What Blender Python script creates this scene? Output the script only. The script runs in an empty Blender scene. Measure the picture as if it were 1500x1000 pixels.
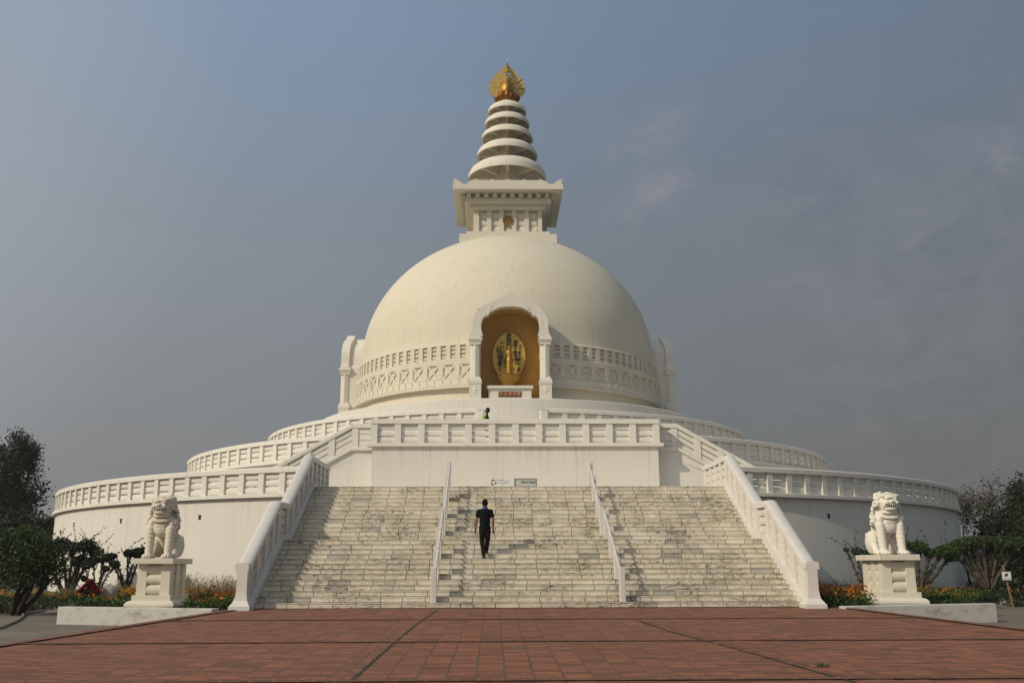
import bpy, bmesh, math, random
import numpy as np
from mathutils import Vector, Matrix, Euler
R_=math.radians
random.seed(7); rng=np.random.default_rng(11)
scene=bpy.context.scene; COL=scene.collection

# ------------------------------------------------------------------ materials
def mat(name): 
    m=bpy.data.materials.new(name); m.use_nodes=True; n=m.node_tree; n.nodes.clear()
    o=n.nodes.new('ShaderNodeOutputMaterial'); b=n.nodes.new('ShaderNodeBsdfPrincipled')
    n.links.new(b.outputs[0],o.inputs[0]); return m,n,b
def nd(n,t,**k):
    x=n.nodes.new(t)
    for a,v in k.items():
        if a=='ins':
            for i,vv in v.items(): x.inputs[i].default_value=vv
        else: setattr(x,a,v)
    return x
def ramp(n,fac,stops):
    r=nd(n,'ShaderNodeValToRGB'); e=r.color_ramp.elements
    while len(e)<len(stops): e.new(.5)
    for q,(p,c) in zip(e,stops): q.position=p; q.color=tuple(c)+(1,) if len(c)==3 else c
    n.links.new(fac,r.inputs[0]); return r
def noise(n,vec,scale,detail=4,rough=.55,dist=0):
    x=nd(n,'ShaderNodeTexNoise'); x.inputs['Scale'].default_value=scale; x.inputs['Detail'].default_value=detail
    x.inputs['Roughness'].default_value=rough; x.inputs['Distortion'].default_value=dist
    if vec is not None: n.links.new(vec,x.inputs['Vector'])
    return x
def mapping(n,vec,sc=(1,1,1),loc=(0,0,0),rot=(0,0,0)):
    x=nd(n,'ShaderNodeMapping'); x.inputs['Scale'].default_value=sc; x.inputs['Location'].default_value=loc; x.inputs['Rotation'].default_value=rot
    n.links.new(vec,x.inputs[0]); return x
def mix(n,fac,a,b,mode='MIX'):
    x=nd(n,'ShaderNodeMix',data_type='RGBA',blend_type=mode)
    for s,v in ((x.inputs[0],fac),(x.inputs[6],a),(x.inputs[7],b)):
        if hasattr(v,'links') or hasattr(v,'is_output'): n.links.new(v,s)
        elif isinstance(v,(int,float)): s.default_value=v
        else: s.default_value=tuple(v)+(1,) if len(v)==3 else v
    return x.outputs[2]
def mth(n,op,a,b=None,c=None):
    x=nd(n,'ShaderNodeMath',operation=op)
    for i,v in enumerate((a,b,c)):
        if v is None: continue
        if isinstance(v,(int,float)): x.inputs[i].default_value=v
        else: n.links.new(v,x.inputs[i])
    return x.outputs[0]
def bump(n,b,h,strength,dist):
    x=nd(n,'ShaderNodeBump'); x.inputs['Strength'].default_value=strength; x.inputs['Distance'].default_value=dist
    n.links.new(h,x.inputs['Height']); n.links.new(x.outputs[0],b.inputs['Normal'])

def painted(name,col,stain=.25,seam=None,rough=.75,dirt=(.36,.33,.27),streak=(3.5,3.5,.12),drip=None):
    m,n,b=mat(name); tc=nd(n,'ShaderNodeTexCoord').outputs['Object']
    n1=noise(n,tc,.35,5); n2=noise(n,mapping(n,tc,streak).outputs[0],1.0,6,.65); n3=noise(n,tc,14,4,.7)
    c=mix(n,ramp(n,n1.outputs[0],[(.35,(0,0,0)),(.7,(.45,)*3)]).outputs[0],col,[x*.88 for x in col])
    s=ramp(n,n2.outputs[0],[(.52,(0,0,0)),(.78,(1,)*3)])
    c=mix(n,mth(n,'MULTIPLY',s.outputs[0],stain),c,dirt)
    s3=ramp(n,n3.outputs[0],[(.62,(0,0,0)),(.8,(1,)*3)])
    c=mix(n,mth(n,'MULTIPLY',s3.outputs[0],stain*.5),c,dirt)
    if drip:
        sz=nd(n,'ShaderNodeSeparateXYZ'); n.links.new(tc,sz.inputs[0])
        nn=noise(n,mapping(n,tc,(7,7,.06)).outputs[0],1.0,5,.6); rr=ramp(n,nn.outputs[0],[(.50,(0,0,0)),(.66,(1,)*3)])
        ln=noise(n,mapping(n,tc,(2.5,2.5,.01)).outputs[0],1.0,3)
        fall=mth(n,'MAXIMUM',0.0,mth(n,'SUBTRACT',1.0,mth(n,'DIVIDE',mth(n,'SUBTRACT',drip[0],sz.outputs[2]),mth(n,'MULTIPLY',ln.outputs[0],drip[1]*2))))
        c=mix(n,mth(n,'MULTIPLY',mth(n,'MULTIPLY',rr.outputs[0],fall),.30),c,dirt)
        ft=mth(n,'MAXIMUM',0.0,mth(n,'SUBTRACT',1.0,mth(n,'DIVIDE',mth(n,'SUBTRACT',sz.outputs[2],drip[2]),.55)))
        c=mix(n,mth(n,'MULTIPLY',mth(n,'MULTIPLY',ft,n1.outputs[0]),.8),c,dirt)
    if seam:
        sp=nd(n,'ShaderNodeSeparateXYZ'); n.links.new(tc,sp.inputs[0])
        if seam[0]=='x': u=mth(n,'DIVIDE',sp.outputs[0],seam[1])
        else: u=mth(n,'DIVIDE',mth(n,'ARCTAN2',sp.outputs[0],sp.outputs[1]),seam[1])
        fr=mth(n,'ABSOLUTE',mth(n,'SUBTRACT',mth(n,'FRACT',mth(n,'ADD',u,.5+seam[2])),.5))
        c=mix(n,mth(n,'MULTIPLY',mth(n,'LESS_THAN',fr,seam[3]),.4),c,(.25,.22,.18))
    n.links.new(c,b.inputs['Base Color']); b.inputs['Roughness'].default_value=rough
    b.inputs['Specular IOR Level'].default_value=.25
    bump(n,b,n3.outputs[0],.25,.01)
    return m
def simple(name,col,rough=.6,metal=0,var=.2,scale=20,spec=.4):
    m,n,b=mat(name); tc=nd(n,'ShaderNodeTexCoord').outputs['Object']; x=noise(n,tc,scale,4)
    c=mix(n,ramp(n,x.outputs[0],[(.3,(0,0,0)),(.7,(1,)*3)]).outputs[0],[v*(1-var) for v in col],[min(1,v*(1+var)) for v in col])
    n.links.new(c,b.inputs['Base Color']); b.inputs['Roughness'].default_value=rough; b.inputs['Metallic'].default_value=metal
    b.inputs['Specular IOR Level'].default_value=spec; bump(n,b,x.outputs[0],.15,.01)
    return m
def leafmat(name,a,b_,c_=None,trans=.25):
    m,n,b=mat(name); tc=nd(n,'ShaderNodeTexCoord').outputs['Object']; g=nd(n,'ShaderNodeNewGeometry')
    r=ramp(n,g.outputs['Random Per Island'],[(0,a),(.6,b_),(1,c_ or b_)])
    x=noise(n,tc,1.3,3); c=mix(n,mth(n,'MULTIPLY',x.outputs[0],.6),r.outputs[0],[v*.5 for v in a])
    n.links.new(c,b.inputs['Base Color']); b.inputs['Roughness'].default_value=.6; b.inputs['Specular IOR Level'].default_value=.25
    t=nd(n,'ShaderNodeBsdfTranslucent'); n.links.new(c,t.inputs[0]); ms=nd(n,'ShaderNodeMixShader'); ms.inputs[0].default_value=trans
    o=[k for k in n.nodes if k.type=='OUTPUT_MATERIAL'][0]
    n.links.new(b.outputs[0],ms.inputs[1]); n.links.new(t.outputs[0],ms.inputs[2]); n.links.new(ms.outputs[0],o.inputs[0])
    return m
WHITE=(.71,.675,.60)
M={}
M['wallA']=painted('terrace_paint',WHITE,.30,('a',R_(8.28),.03,.0025),drip=(3.57,1.6,-.1),dirt=(.42,.385,.33))
M['wall']=painted('wall_paint',WHITE,.25,('a',R_(12),.0,.002))
M['plat']=painted('platform_paint',(.69,.65,.57),.15,('x',2.95,.17,.003),drip=(5.69,1.0,3.3))
M['trim']=painted('trim_paint',(.72,.685,.605),.3)
M['trimgrey']=painted('stair_paint',(.66,.62,.56),.35,rough=.6)
M['dome']=painted('dome_paint',(.655,.60,.465),.42,dirt=(.40,.37,.28))
M['band']=painted('band_paint',(.66,.60,.475),.22)
M['spire']=painted('spire_paint',(.68,.635,.53),.3)
M['niche']=painted('niche_paint',(.70,.66,.575),.3)
M['lion']=painted('lion_stone',(.66,.60,.485),.45,dirt=(.30,.26,.2))
M['lionw']=painted('lion_marble',(.74,.70,.60),.3)
M['ped']=painted('pedestal_paint',(.68,.63,.51),.3)
M['planter']=painted('planter_plaster',(.50,.475,.43),.8,dirt=(.14,.125,.105),streak=(2.2,2.2,3.4))
M['ochre']=simple('ochre_plaster',(.56,.34,.085),.7,0,.06,3)
M['gold']=simple('gold_leaf',(.40,.23,.045),.5,.75,.15,18)
M['goldpale']=simple('gold_panel',(.55,.37,.085),.5,.45,.2,9)
M['golddark']=simple('dark_gold_leaf',(.30,.13,.03),.45,.9,.2,12)
M['ink']=simple('black_ink',(.008,.008,.014),.6)
M['plaque']=simple('lacquer_red',(.09,.012,.01),.5)
M['letter']=simple('gold_letter',(.62,.36,.14),.5,.3)
M['marbledark']=simple('mortar',(.05,.04,.028),.9,0,.3,6)
M['steel']=simple('rail_paint',(.55,.54,.52),.45,.0)
M['signwhite']=simple('sign_board',(.72,.70,.64),.5,0,.05)
M['signgreen']=simple('sign_glass_green',(.55,.58,.50),.35,0,.05)
M['signframe']=simple('sign_frame_metal',(.33,.31,.31),.4,.4)
M['rust']=simple('rusty_pole',(.22,.12,.07),.8,0,.4,30)
M['bark']=simple('bark',(.075,.05,.035),.9,0,.4,18)
M['barkdark']=simple('dark_bark',(.03,.022,.017),.9,0,.4,18)
M['skin']=simple('skin',(.25,.12,.07),.5,0,.08)
M['skindark']=simple('dark_skin',(.05,.028,.02),.5,0,.08)
M['hair']=simple('black_hair',(.006,.005,.005),.85,0,.2,60,.1)
M['tee']=simple('black_cotton',(.006,.009,.009),.85,0,.2,30,spec=.06)
M['pants']=simple('brown_trousers',(.018,.011,.008),.85,0,.2,30,spec=.06)
M['scarf']=simple('blue_scarf',(.02,.03,.22),.8,0,.2,30)
M['shoe']=simple('black_shoe',(.012,.012,.012),.5)
M['red']=simple('red_shirt',(.085,.004,.005),.8,0,.15,20,spec=.06)
M['hivis']=simple('hivis_yellow',(.22,.33,.04),.7,0,.1)
M['sack']=simple('pale_sack',(.27,.26,.23),.9,0,.15,8)
M['hose']=simple('grey_hose',(.26,.235,.19),.6)
M['boulder']=simple('grey_stone',(.21,.17,.13),.85,0,.35,5)
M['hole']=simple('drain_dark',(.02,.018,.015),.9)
M['flag']=simple('rust_red_cloth',(.16,.03,.015),.85)
M['teeth']=simple('teeth_white',(.7,.66,.56),.5,0,.04)

# marble step stone : block tone from a per-block attribute, veins and lichen stains from noise
m,n,b=mat('marble_step'); tc=nd(n,'ShaderNodeTexCoord').outputs['Object']; at=nd(n,'ShaderNodeAttribute',attribute_name='tone')
base=mix(n,at.outputs['Fac'],(.60,.545,.43),(.76,.695,.56))
gr=nd(n,'ShaderNodeAttribute',attribute_name='grey')
base=mix(n,mth(n,'MULTIPLY',gr.outputs['Fac'],.6),base,(.25,.27,.26))
v=noise(n,mapping(n,tc,(1,1,1),(0,0,0),(.3,.5,.6)).outputs[0],2.2,8,.6,3.0)
vein=ramp(n,v.outputs[0],[(.47,(0,0,0)),(.5,(1,)*3),(.53,(0,0,0))])
zone=ramp(n,noise(n,mapping(n,tc,(1,1,1.6)).outputs[0],.75,4,.6).outputs[0],[(.44,(0.06,)*3),(.66,(1,)*3)])
base=mix(n,mth(n,'MULTIPLY',mth(n,'MULTIPLY',vein.outputs[0],zone.outputs[0]),.75),base,(.10,.09,.06))
st=ramp(n,noise(n,mapping(n,tc,(1,1,3)).outputs[0],4.5,8,.75).outputs[0],[(.47,(0,0,0)),(.60,(1,)*3)])
base=mix(n,mth(n,'MULTIPLY',mth(n,'MULTIPLY',st.outputs[0],zone.outputs[0]),.75),base,(.14,.11,.07))
gm=ramp(n,noise(n,tc,1.1,5,.6).outputs[0],[(.35,(0,0,0)),(.8,(1,)*3)])
base=mix(n,mth(n,'MULTIPLY',gm.outputs[0],.35),base,(.34,.31,.235))
yl=ramp(n,noise(n,mapping(n,tc,(1,1,2),(3,1,7)).outputs[0],1.7,6,.7).outputs[0],[(.48,(0,0,0)),(.7,(1,)*3)])
base=mix(n,mth(n,'MULTIPLY',yl.outputs[0],.45),base,(.46,.35,.19))
sm=ramp(n,noise(n,mapping(n,tc,(1,1,2.2),(9,4,2)).outputs[0],7,8,.8).outputs[0],[(.50,(0,0,0)),(.60,(1,)*3)])
z2=ramp(n,noise(n,mapping(n,tc,(1,1,1.5),(2,8,5)).outputs[0],.9,3).outputs[0],[(.46,(0.05,)*3),(.6,(1,)*3)])
base=mix(n,mth(n,'MULTIPLY',mth(n,'MULTIPLY',sm.outputs[0],z2.outputs[0]),.85),base,(.085,.068,.045))
n.links.new(base,b.inputs['Base Color']); b.inputs['Roughness'].default_value=.5; M['step']=m

def brick(name,bw,bh,rot=0,offset=0.0,dark=1.0,mort=.012):
    m,n,b=mat(name); tc=nd(n,'ShaderNodeTexCoord').outputs['Object']
    mp=mapping(n,tc,(1,1,1),(0,0,0),(0,0,rot)); dn=noise(n,tc,1.5,3); 
    wob=nd(n,'ShaderNodeVectorMath',operation='MULTIPLY_ADD'); n.links.new(dn.outputs['Color'],wob.inputs[0]); wob.inputs[1].default_value=(.03,.03,0); n.links.new(mp.outputs[0],wob.inputs[2])
    t=nd(n,'ShaderNodeTexBrick'); t.offset=offset; t.inputs['Scale'].default_value=1; t.inputs['Brick Width'].default_value=bw; t.inputs['Row Height'].default_value=bh
    t.inputs['Mortar Size'].default_value=mort; t.inputs['Mortar Smooth'].default_value=.3; t.inputs['Bias'].default_value=0
    t.inputs['Color1'].default_value=(.14*dark,.052*dark,.028*dark,1); t.inputs['Color2'].default_value=(.37*dark,.125*dark,.066*dark,1); t.inputs['Mortar'].default_value=(.10,.075,.045,1)
    n.links.new(wob.outputs[0],t.inputs['Vector'])
    big=ramp(n,noise(n,tc,.45,6,.65).outputs[0],[(.3,(0,0,0)),(.75,(1,)*3)])
    c=mix(n,mth(n,'MULTIPLY',big.outputs[0],.5),t.outputs[0],(.19,.10,.055))
    fine=ramp(n,noise(n,tc,6,6,.7).outputs[0],[(.5,(0,0,0)),(.72,(1,)*3)])
    c=mix(n,mth(n,'MULTIPLY',fine.outputs[0],.6),c,(.065,.045,.03))
    c=mix(n,mth(n,'MULTIPLY',ramp(n,noise(n,mapping(n,tc,(1,2.5,1),(5,3,0)).outputs[0],2.3,5).outputs[0],[(.58,(0,0,0)),(.78,(1,)*3)]).outputs[0],.35),c,(.34,.17,.10))
    n.links.new(c,b.inputs['Base Color']); b.inputs['Roughness'].default_value=.8; b.inputs['Specular IOR Level'].default_value=.3
    hh=mth(n,'ADD',mth(n,'MULTIPLY',t.outputs['Fac'],-1.0),mth(n,'MULTIPLY',noise(n,tc,9,3).outputs[0],.6))
    bump(n,b,hh,.8,.02); return m
M['brick']=brick('paving_brick',.36,.12,mort=.013)
M['brickL']=brick('edging_brick_long',.30,.085,0,0,1.05)
M['brickT']=brick('edging_brick_cross',.09,.3,0,0,.8)
def groundmat(name,a,b_,sc,bs=.5):
    m,n,b=mat(name); tc=nd(n,'ShaderNodeTexCoord').outputs['Object']
    x=noise(n,tc,sc,8,.65); y=noise(n,tc,sc*12,4,.7)
    c=mix(n,ramp(n,x.outputs[0],[(.35,(0,0,0)),(.65,(1,)*3)]).outputs[0],a,b_)
    c=mix(n,mth(n,'MULTIPLY',y.outputs[0],.45),c,[v*.45 for v in a]); n.links.new(c,b.inputs['Base Color']); b.inputs['Roughness'].default_value=.95
    bump(n,b,y.outputs[0],bs,.03); return m
M['soil']=groundmat('soil_and_grass',(.06,.048,.03),(.045,.055,.022),.5)
M['path']=groundmat('old_concrete',(.21,.17,.125),(.12,.10,.07),.8,.3)
M['bedsoil']=groundmat('bed_soil',(.05,.037,.025),(.035,.04,.018),2)
M['leafdark']=leafmat('dark_leaves',(.012,.020,.008),(.030,.045,.014),(.055,.07,.028),.15)
M['leafbush']=leafmat('bush_leaves',(.022,.042,.010),(.06,.10,.022),(.19,.22,.09),.2)
M['leafdull']=leafmat('dull_leaves',(.028,.032,.015),(.05,.055,.026),(.085,.075,.04),.2)
M['leafgreen']=leafmat('green_leaves',(.03,.065,.010),(.065,.12,.022),(.10,.16,.035),.25)
M['leafdry']=leafmat('dry_leaves',(.09,.07,.04),(.14,.11,.07),(.20,.15,.10),.3)
M['straw']=leafmat('dry_grass',(.20,.17,.08),(.32,.27,.13),(.45,.38,.22),.3)
M['orange']=leafmat('orange_petals',(.40,.09,.008),(.50,.14,.012),(.55,.20,.02),.2)
M['yellow']=leafmat('yellow_petals',(.45,.19,.015),(.55,.27,.025),(.60,.36,.08),.2)
M['crimson']=leafmat('red_petals',(.35,.01,.01),(.5,.02,.015),None,.2)

# ------------------------------------------------------------------ mesh builder
class MB:
    def __init__(s): s.v=[]; s.f=[]; s.m=[]; s.mi=0
    def add(s,v,f):
        o=len(s.v); s.v+= [tuple(p) for p in v]; s.f+=[tuple(i+o for i in q) for q in f]; s.m+=[s.mi]*len(f)
    def box(s,x0,x1,y0,y1,z0,z1,T=None):
        v=[(x,y,z) for z in (z0,z1) for y in (y0,y1) for x in (x0,x1)]
        if T is not None: v=[T@Vector(p) for p in v]
        s.add(v,[(0,2,3,1),(4,5,7,6),(0,1,5,4),(2,6,7,3),(0,4,6,2),(1,3,7,5)])
    def frustum(s,c,h0,h1,z0,z1,T=None):   # h=(hx,hy)
        v=[(c[0]+sx*h[0],c[1]+sy*h[1],z) for h,z in ((h0,z0),(h1,z1)) for sx,sy in ((-1,-1),(1,-1),(1,1),(-1,1))]
        if T is not None: v=[T@Vector(p) for p in v]
        s.add(v,[(3,2,1,0),(4,5,6,7),(0,1,5,4),(1,2,6,5),(2,3,7,6),(3,0,4,7)])
    def arc(s,prof,a0,a1,n,cap=True):      # prof closed (r,z); angle from the front (-y)
        k=len(prof); v=[]
        for i in range(n+1):
            a=a0+(a1-a0)*i/n
            v+=[(r*math.sin(a),-r*math.cos(a),z) for r,z in prof]
        f=[(i*k+j,i*k+(j+1)%k,(i+1)*k+(j+1)%k,(i+1)*k+j) for i in range(n) for j in range(k)]
        if cap: f+=[tuple(range(k))[::-1],tuple(n*k+j for j in range(k))]
        s.add(v,f)
    def lathe(s,prof,n=96,c=(0,0),close=False):
        k=len(prof); v=[(c[0]+r*math.cos(2*math.pi*i/n),c[1]+r*math.sin(2*math.pi*i/n),z) for i in range(n) for r,z in prof]
        f=[(i*k+j,((i+1)%n)*k+j,((i+1)%n)*k+j+1,i*k+j+1) for i in range(n) for j in range(k-1)]
        if close: f+=[(i*k+k-1,((i+1)%n)*k+k-1,((i+1)%n)*k,i*k) for i in range(n)]
        s.add(v,f)
    def prism(s,poly,y0,y1,T=None,axis='y'):     # poly in x,z
        k=len(poly)
        if axis=='y': v=[(x,y0,z) for x,z in poly]+[(x,y1,z) for x,z in poly]
        elif axis=='x': v=[(y0,a,z) for a,z in poly]+[(y1,a,z) for a,z in poly]
        else: v=[(x,a,y0) for x,a in poly]+[(x,a,y1) for x,a in poly]
        if T is not None: v=[T@Vector(p) for p in v]
        s.add(v,[tuple(range(k)),tuple(range(2*k-1,k-1,-1))]+[(i,(i+1)%k,k+(i+1)%k,k+i) for i in range(k)])
    def strip(s,o,i_,y0,y1):       # ring between two open outlines with same count
        k=len(o); v=[(x,y0,z) for x,z in o]+[(x,y0,z) for x,z in i_]+[(x,y1,z) for x,z in o]+[(x,y1,z) for x,z in i_]
        f=[]
        for j in range(k-1):
            f+=[(j,j+1,k+j+1,k+j),(2*k+j,3*k+j,3*k+j+1,2*k+j+1),(j,2*k+j,2*k+j+1,j+1),(k+j,k+j+1,3*k+j+1,3*k+j)]
        f+=[(0,k,3*k,2*k),(k-1,3*k-1,4*k-1,2*k-1)]; s.add(v,f)
    def tube(s,pts,rad,n=6):
        pts=[Vector(p) for p in pts]; v=[]; k=len(pts); up=Vector((0,0,1))
        for i,p in enumerate(pts):
            d=(pts[min(i+1,k-1)]-pts[max(i-1,0)]); d=d.normalized() if d.length>1e-9 else up
            a=d.orthogonal().normalized() if i==0 else (a-d*a.dot(d)).normalized()
            b=d.cross(a); r=rad[i] if hasattr(rad,'__len__') else rad
            v+=[p+(a*math.cos(2*math.pi*j/n)+b*math.sin(2*math.pi*j/n))*r for j in range(n)]
        f=[(i*n+j,i*n+(j+1)%n,(i+1)*n+(j+1)%n,(i+1)*n+j) for i in range(k-1) for j in range(n)]
        f+=[tuple(range(n))[::-1],tuple((k-1)*n+j for j in range(n))]; s.add(v,f)
    def ball(s,c,r,nu=12,nv=8,rot=None):
        if not hasattr(r,'__len__'): r=(r,r,r)
        c=Vector(c); v=[]
        for j in range(1,nv):
            t=math.pi*j/nv
            for i in range(nu):
                p=2*math.pi*i/nu; q=Vector((r[0]*math.sin(t)*math.cos(p),r[1]*math.sin(t)*math.sin(p),r[2]*math.cos(t)))
                v.append(c+(rot@q if rot is not None else q))
        tp=Vector((0,0,r[2])); top=c+(rot@tp if rot is not None else tp); bot=c-(rot@tp if rot is not None else tp)
        v+=[top,bot]; a=len(v)-2; f=[]
        for j in range(nv-2):
            for i in range(nu): f.append((j*nu+i,(j+1)*nu+i,(j+1)*nu+(i+1)%nu,j*nu+(i+1)%nu))
        for i in range(nu): f+=[(a,i,(i+1)%nu),(a+1,(nv-2)*nu+(i+1)%nu,(nv-2)*nu+i)]
        s.add(v,f)
    def cap(s,a,b,ra,rb,n=12):      # capsule
        a=Vector(a); b=Vector(b); s.tube([a,b],[ra,rb],n); s.ball(a,ra,n,8); s.ball(b,rb,n,8)
    def build(s,name,mt,parent=None,smooth=False,mods=None,recalc=True,attrs=None):
        me=bpy.data.meshes.new(name); me.from_pydata(s.v,[],s.f)
        mts=mt if isinstance(mt,(list,tuple)) else [mt]
        for q in mts: me.materials.append(M[q])
        if len(mts)>1: me.polygons.foreach_set('material_index',s.m)
        if recalc:
            bm=bmesh.new(); bm.from_mesh(me); bmesh.ops.recalc_face_normals(bm,faces=bm.faces); bm.to_mesh(me); bm.free()
        if attrs:
            for k,vals in attrs.items():
                at=me.attributes.new(k,'FLOAT','FACE'); at.data.foreach_set('value',vals)
        if smooth: me.polygons.foreach_set('use_smooth',[True]*len(me.polygons))
        o=bpy.data.objects.new(name,me); COL.objects.link(o)
        if parent: o.parent=parent
        return o
def empty(name,loc=(0,0,0),rz=0,parent=None):
    o=bpy.data.objects.new(name,None); COL.objects.link(o); o.location=loc; o.rotation_euler=(0,0,rz); o.empty_display_size=.3
    if parent: o.parent=parent
    return o
def tag(o,label=None,cat=None,group=None,kind=None):
    if label: o['label']=label
    if cat: o['category']=cat
    if group: o['group']=group
    if kind: o['kind']=kind
    return o
def smooth_angle(o,deg=35):
    o.data.polygons.foreach_set('use_smooth',[True]*len(o.data.polygons)); o.data.set_sharp_from_angle(angle=R_(deg))
def sculpt(o,vox,it=2,fac=.5):
    r=o.modifiers.new('r','REMESH'); r.mode='VOXEL'; r.voxel_size=vox; r.use_smooth_shade=True
    if it: q=o.modifiers.new('s','SMOOTH'); q.iterations=it; q.factor=fac

# ================================================================== THE SHRINE
F1,F2,F3=3.645,5.74,7.40
pag=empty('domed_shrine'); tag(pag,'large white domed shrine with three round terraces and a gold tipped spire','shrine')
def wallring(name,R,z0,z1,mt,n=160):
    b=MB(); b.lathe([(R,z0),(R,z1),(R-.3,z1)],n); o=b.build(name,mt,pag); smooth_angle(o); return o
wallring('terrace_wall',25.5,-.6,3.6,'wallA'); wallring('terrace_wall',19.06,F1-.05,5.70,'wall'); wallring('terrace_wall',14.64,F2-.05,7.36,'wall')
b=MB()
for R0,R1,z in ((25.4,19.0,F1-.02),(19.0,14.6,F2-.02),(14.6,9.3,F3-.02)):
    b.lathe([(R1,z),(R0,z)],96)
b.build('terrace_floor','wall',pag)
def sgp(v,p): return math.copysign(abs(v)**p,v)
def balustrade(R,zt,a0,a1,n_or_list,parent,mt='trim',segs=80,pw=.24,endposts=False):
    """curved balustrade: cap + ledge, three log rails, posts"""
    b=MB(); b.arc([(R-.34,zt-.20),(R,zt-.20),(R,zt-.035),(R-.035,zt),(R-.30,zt),(R-.34,zt-.035)],a0,a1,segs)
    b.arc([(R-.36,zt-1.12),(R+.07,zt-1.12),(R+.07,zt-.99),(R+.05,zt-.975),(R-.34,zt-.975)],a0,a1,segs)
    bal=b.build('balustrade',mt,parent); smooth_angle(bal,30)
    b=MB(); h=(1.12-.145-.20)/3
    for k in range(3):
        zc=zt-.975+h*(k+.5); prof=[(R-.17+.055*sgp(math.cos(t),.6),zc+(h/2-.016)*sgp(math.sin(t),.55)) for t in [2*math.pi*i/12 for i in range(12)]]
        b.arc(prof,a0,a1,segs)
    lg=b.build('log_rail',mt,bal); smooth_angle(lg,50)
    for a in n_or_list:
        b=MB(); T=Matrix.Rotation(a,4,'Z'); w=pw/2
        b.box(-w,w,-(R-.035),-(R-.31),zt-.973,zt-.202,T); b.build('post',mt,bal)
    return bal
def angles(a0,a1,step): 
    n=max(1,round(abs(a1-a0)/step)); return [a0+(a1-a0)*i/n for i in range(n+1)]
st=R_(2.07)
for sg in (-1,1):
    a0,a1=R_(17.2),R_(90); ps=[R_(20.25)+i*st-st for i in range(26)]
    balustrade(25.6,4.69,sg*a0,sg*R_(100),[sg*a for a in ps],pag,segs=90)
    ps=[R_(27.0)+i*R_(2.85) for i in range(18)]
    balustrade(19.16,6.79,sg*R_(23.3),sg*R_(100),[sg*a for a in ps],pag,segs=80)
    ps=[R_(6.6)+i*R_(3.46) for i in range(19)]
    balustrade(14.74,8.45,sg*R_(6.2),sg*R_(100),[sg*a for a in ps],pag,segs=80)
# end newels of the top balustrade, either side of the steps
for sg in (-1,1):
    T=Matrix.Rotation(sg*R_(6.0),4,'Z'); b=MB(); b.box(-.16,.16,-14.86,-14.38,F3-.05,8.36,T)
    b.prism([(-.17+.34*i/8,8.36+.12*math.sin(math.pi*i/8)) for i in range(9)],-14.88,-14.36,T); o=b.build('newel',"trim",pag)
# platform in front
b=MB(); b.box(-5.8,5.8,-21.62,-18.5,F1-.02,5.76); b.box(-5.8,5.8,-21.6,-14.2,5.5,F2)
b.build('front_platform','plat',pag)
zt=6.86
def straight_bal(x0,x1,y,zt,posts,parent,mt,face=-1,pw=.27):
    b=MB(); b.box(x0,x1,y,y+.34,zt-.19,zt); b.box(x0-.12,x1+.12,y-.08,y+.36,zt-1.12,zt-.99); b.box(x0,x1,y-.03,y+.34,zt-.99,zt-.972)
    bal=b.build('balustrade',mt,parent); q=bal.modifiers.new('b','BEVEL'); q.width=.02; q.segments=2
    b=MB(); h=(.972-.19)/3
    for k in range(3):
        zc=zt-.972+h*(k+.5); prof=[(y+.18+.055*sgp(math.cos(t),.6),zc+(h/2-.016)*sgp(math.sin(t),.55)) for t in [2*math.pi*i/12 for i in range(12)]]
        b.prism(prof,x0,x1,axis='x')
    lg=b.build('log_rail',mt,bal); smooth_angle(lg,50)
    for x in posts:
        b=MB(); b.box(x-pw/2,x+pw/2,y+.03,y+.31,zt-.97,zt-.192); b.build('post',mt,bal)
straight_bal(-5.89,5.89,-21.69,zt,[-5.74+i*11.48/12 for i in range(13)],pag,'trim')
for sg in (-1,1):   # short side returns of the platform parapet
    b=MB(); x=sg*5.72; b.box(x-.165,x+.165,-21.33,-20.0,zt-.19,zt-.004); b.box(x-.12,x+.12,-21.33,-20.0,F2,zt-.19); b.build('parapet_return','trim',pag)
# side flights with sloping balustrades, parallel to the facade
SL=.14/.25*1.0
for sg in (-1,1):
    y=-21.0; K=6.72; ze=F1; run=(F2-F1)/SL
    b=MB(); b.prism([(sg*5.8,F1-.02),(sg*5.8,5.68),(sg*K,5.68),(sg*(K+run),5.68-(F2-F1)),(sg*(K+run),F1-.02)],y+.06,y+.4); 
    b.prism([(sg*5.8,F1-.02),(sg*5.8,5.6),(sg*K,5.6),(sg*(K+run),F1)],y+.4,y+2.2)
    b.build('side_stair_wall','wall',pag)
    top=6.77; b=MB()
    def line(off,dx=0): return [(sg*5.84,top-off),(sg*K,top-off),(sg*(K+run+.5),top-off-(run+.5)*SL)]
    def band(o0,o1,y0,y1,mb):
        a=line(o0);c=line(o1); mb.prism(a+c[::-1],y0,y1)
    band(0,.19,y,y+.32,b); band(.97,1.12,y-.05,y+.34,b)
    bal=b.build('sloping_balustrade','trim',pag); q=bal.modifiers.new('b','BEVEL'); q.width=.02; q.segments=1
    b=MB()
    for k in range(3):
        o0=.19+k*.26+.012; 
        band(o0+.02,o0+.26-.03,y+.08,y+.24,b); band(o0+.05,o0+.26-.055,y+.068,y+.26,b)
    b.build('log_rail','trim',bal)
    for x in [6.6,7.55,8.5,9.45,10.4]:
        dz=max(0,x-K)*SL; b=MB(); b.prism([(sg*(x-.13),top-.191-max(0,x-.13-K)*SL),(sg*(x+.13),top-.191-max(0,x+.13-K)*SL),(sg*(x+.13),top-.968-max(0,x+.13-K)*SL),(sg*(x-.13),top-.968-max(0,x-.13-K)*SL)],y+.03,y+.29)
        b.build('post','trim',bal)
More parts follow.
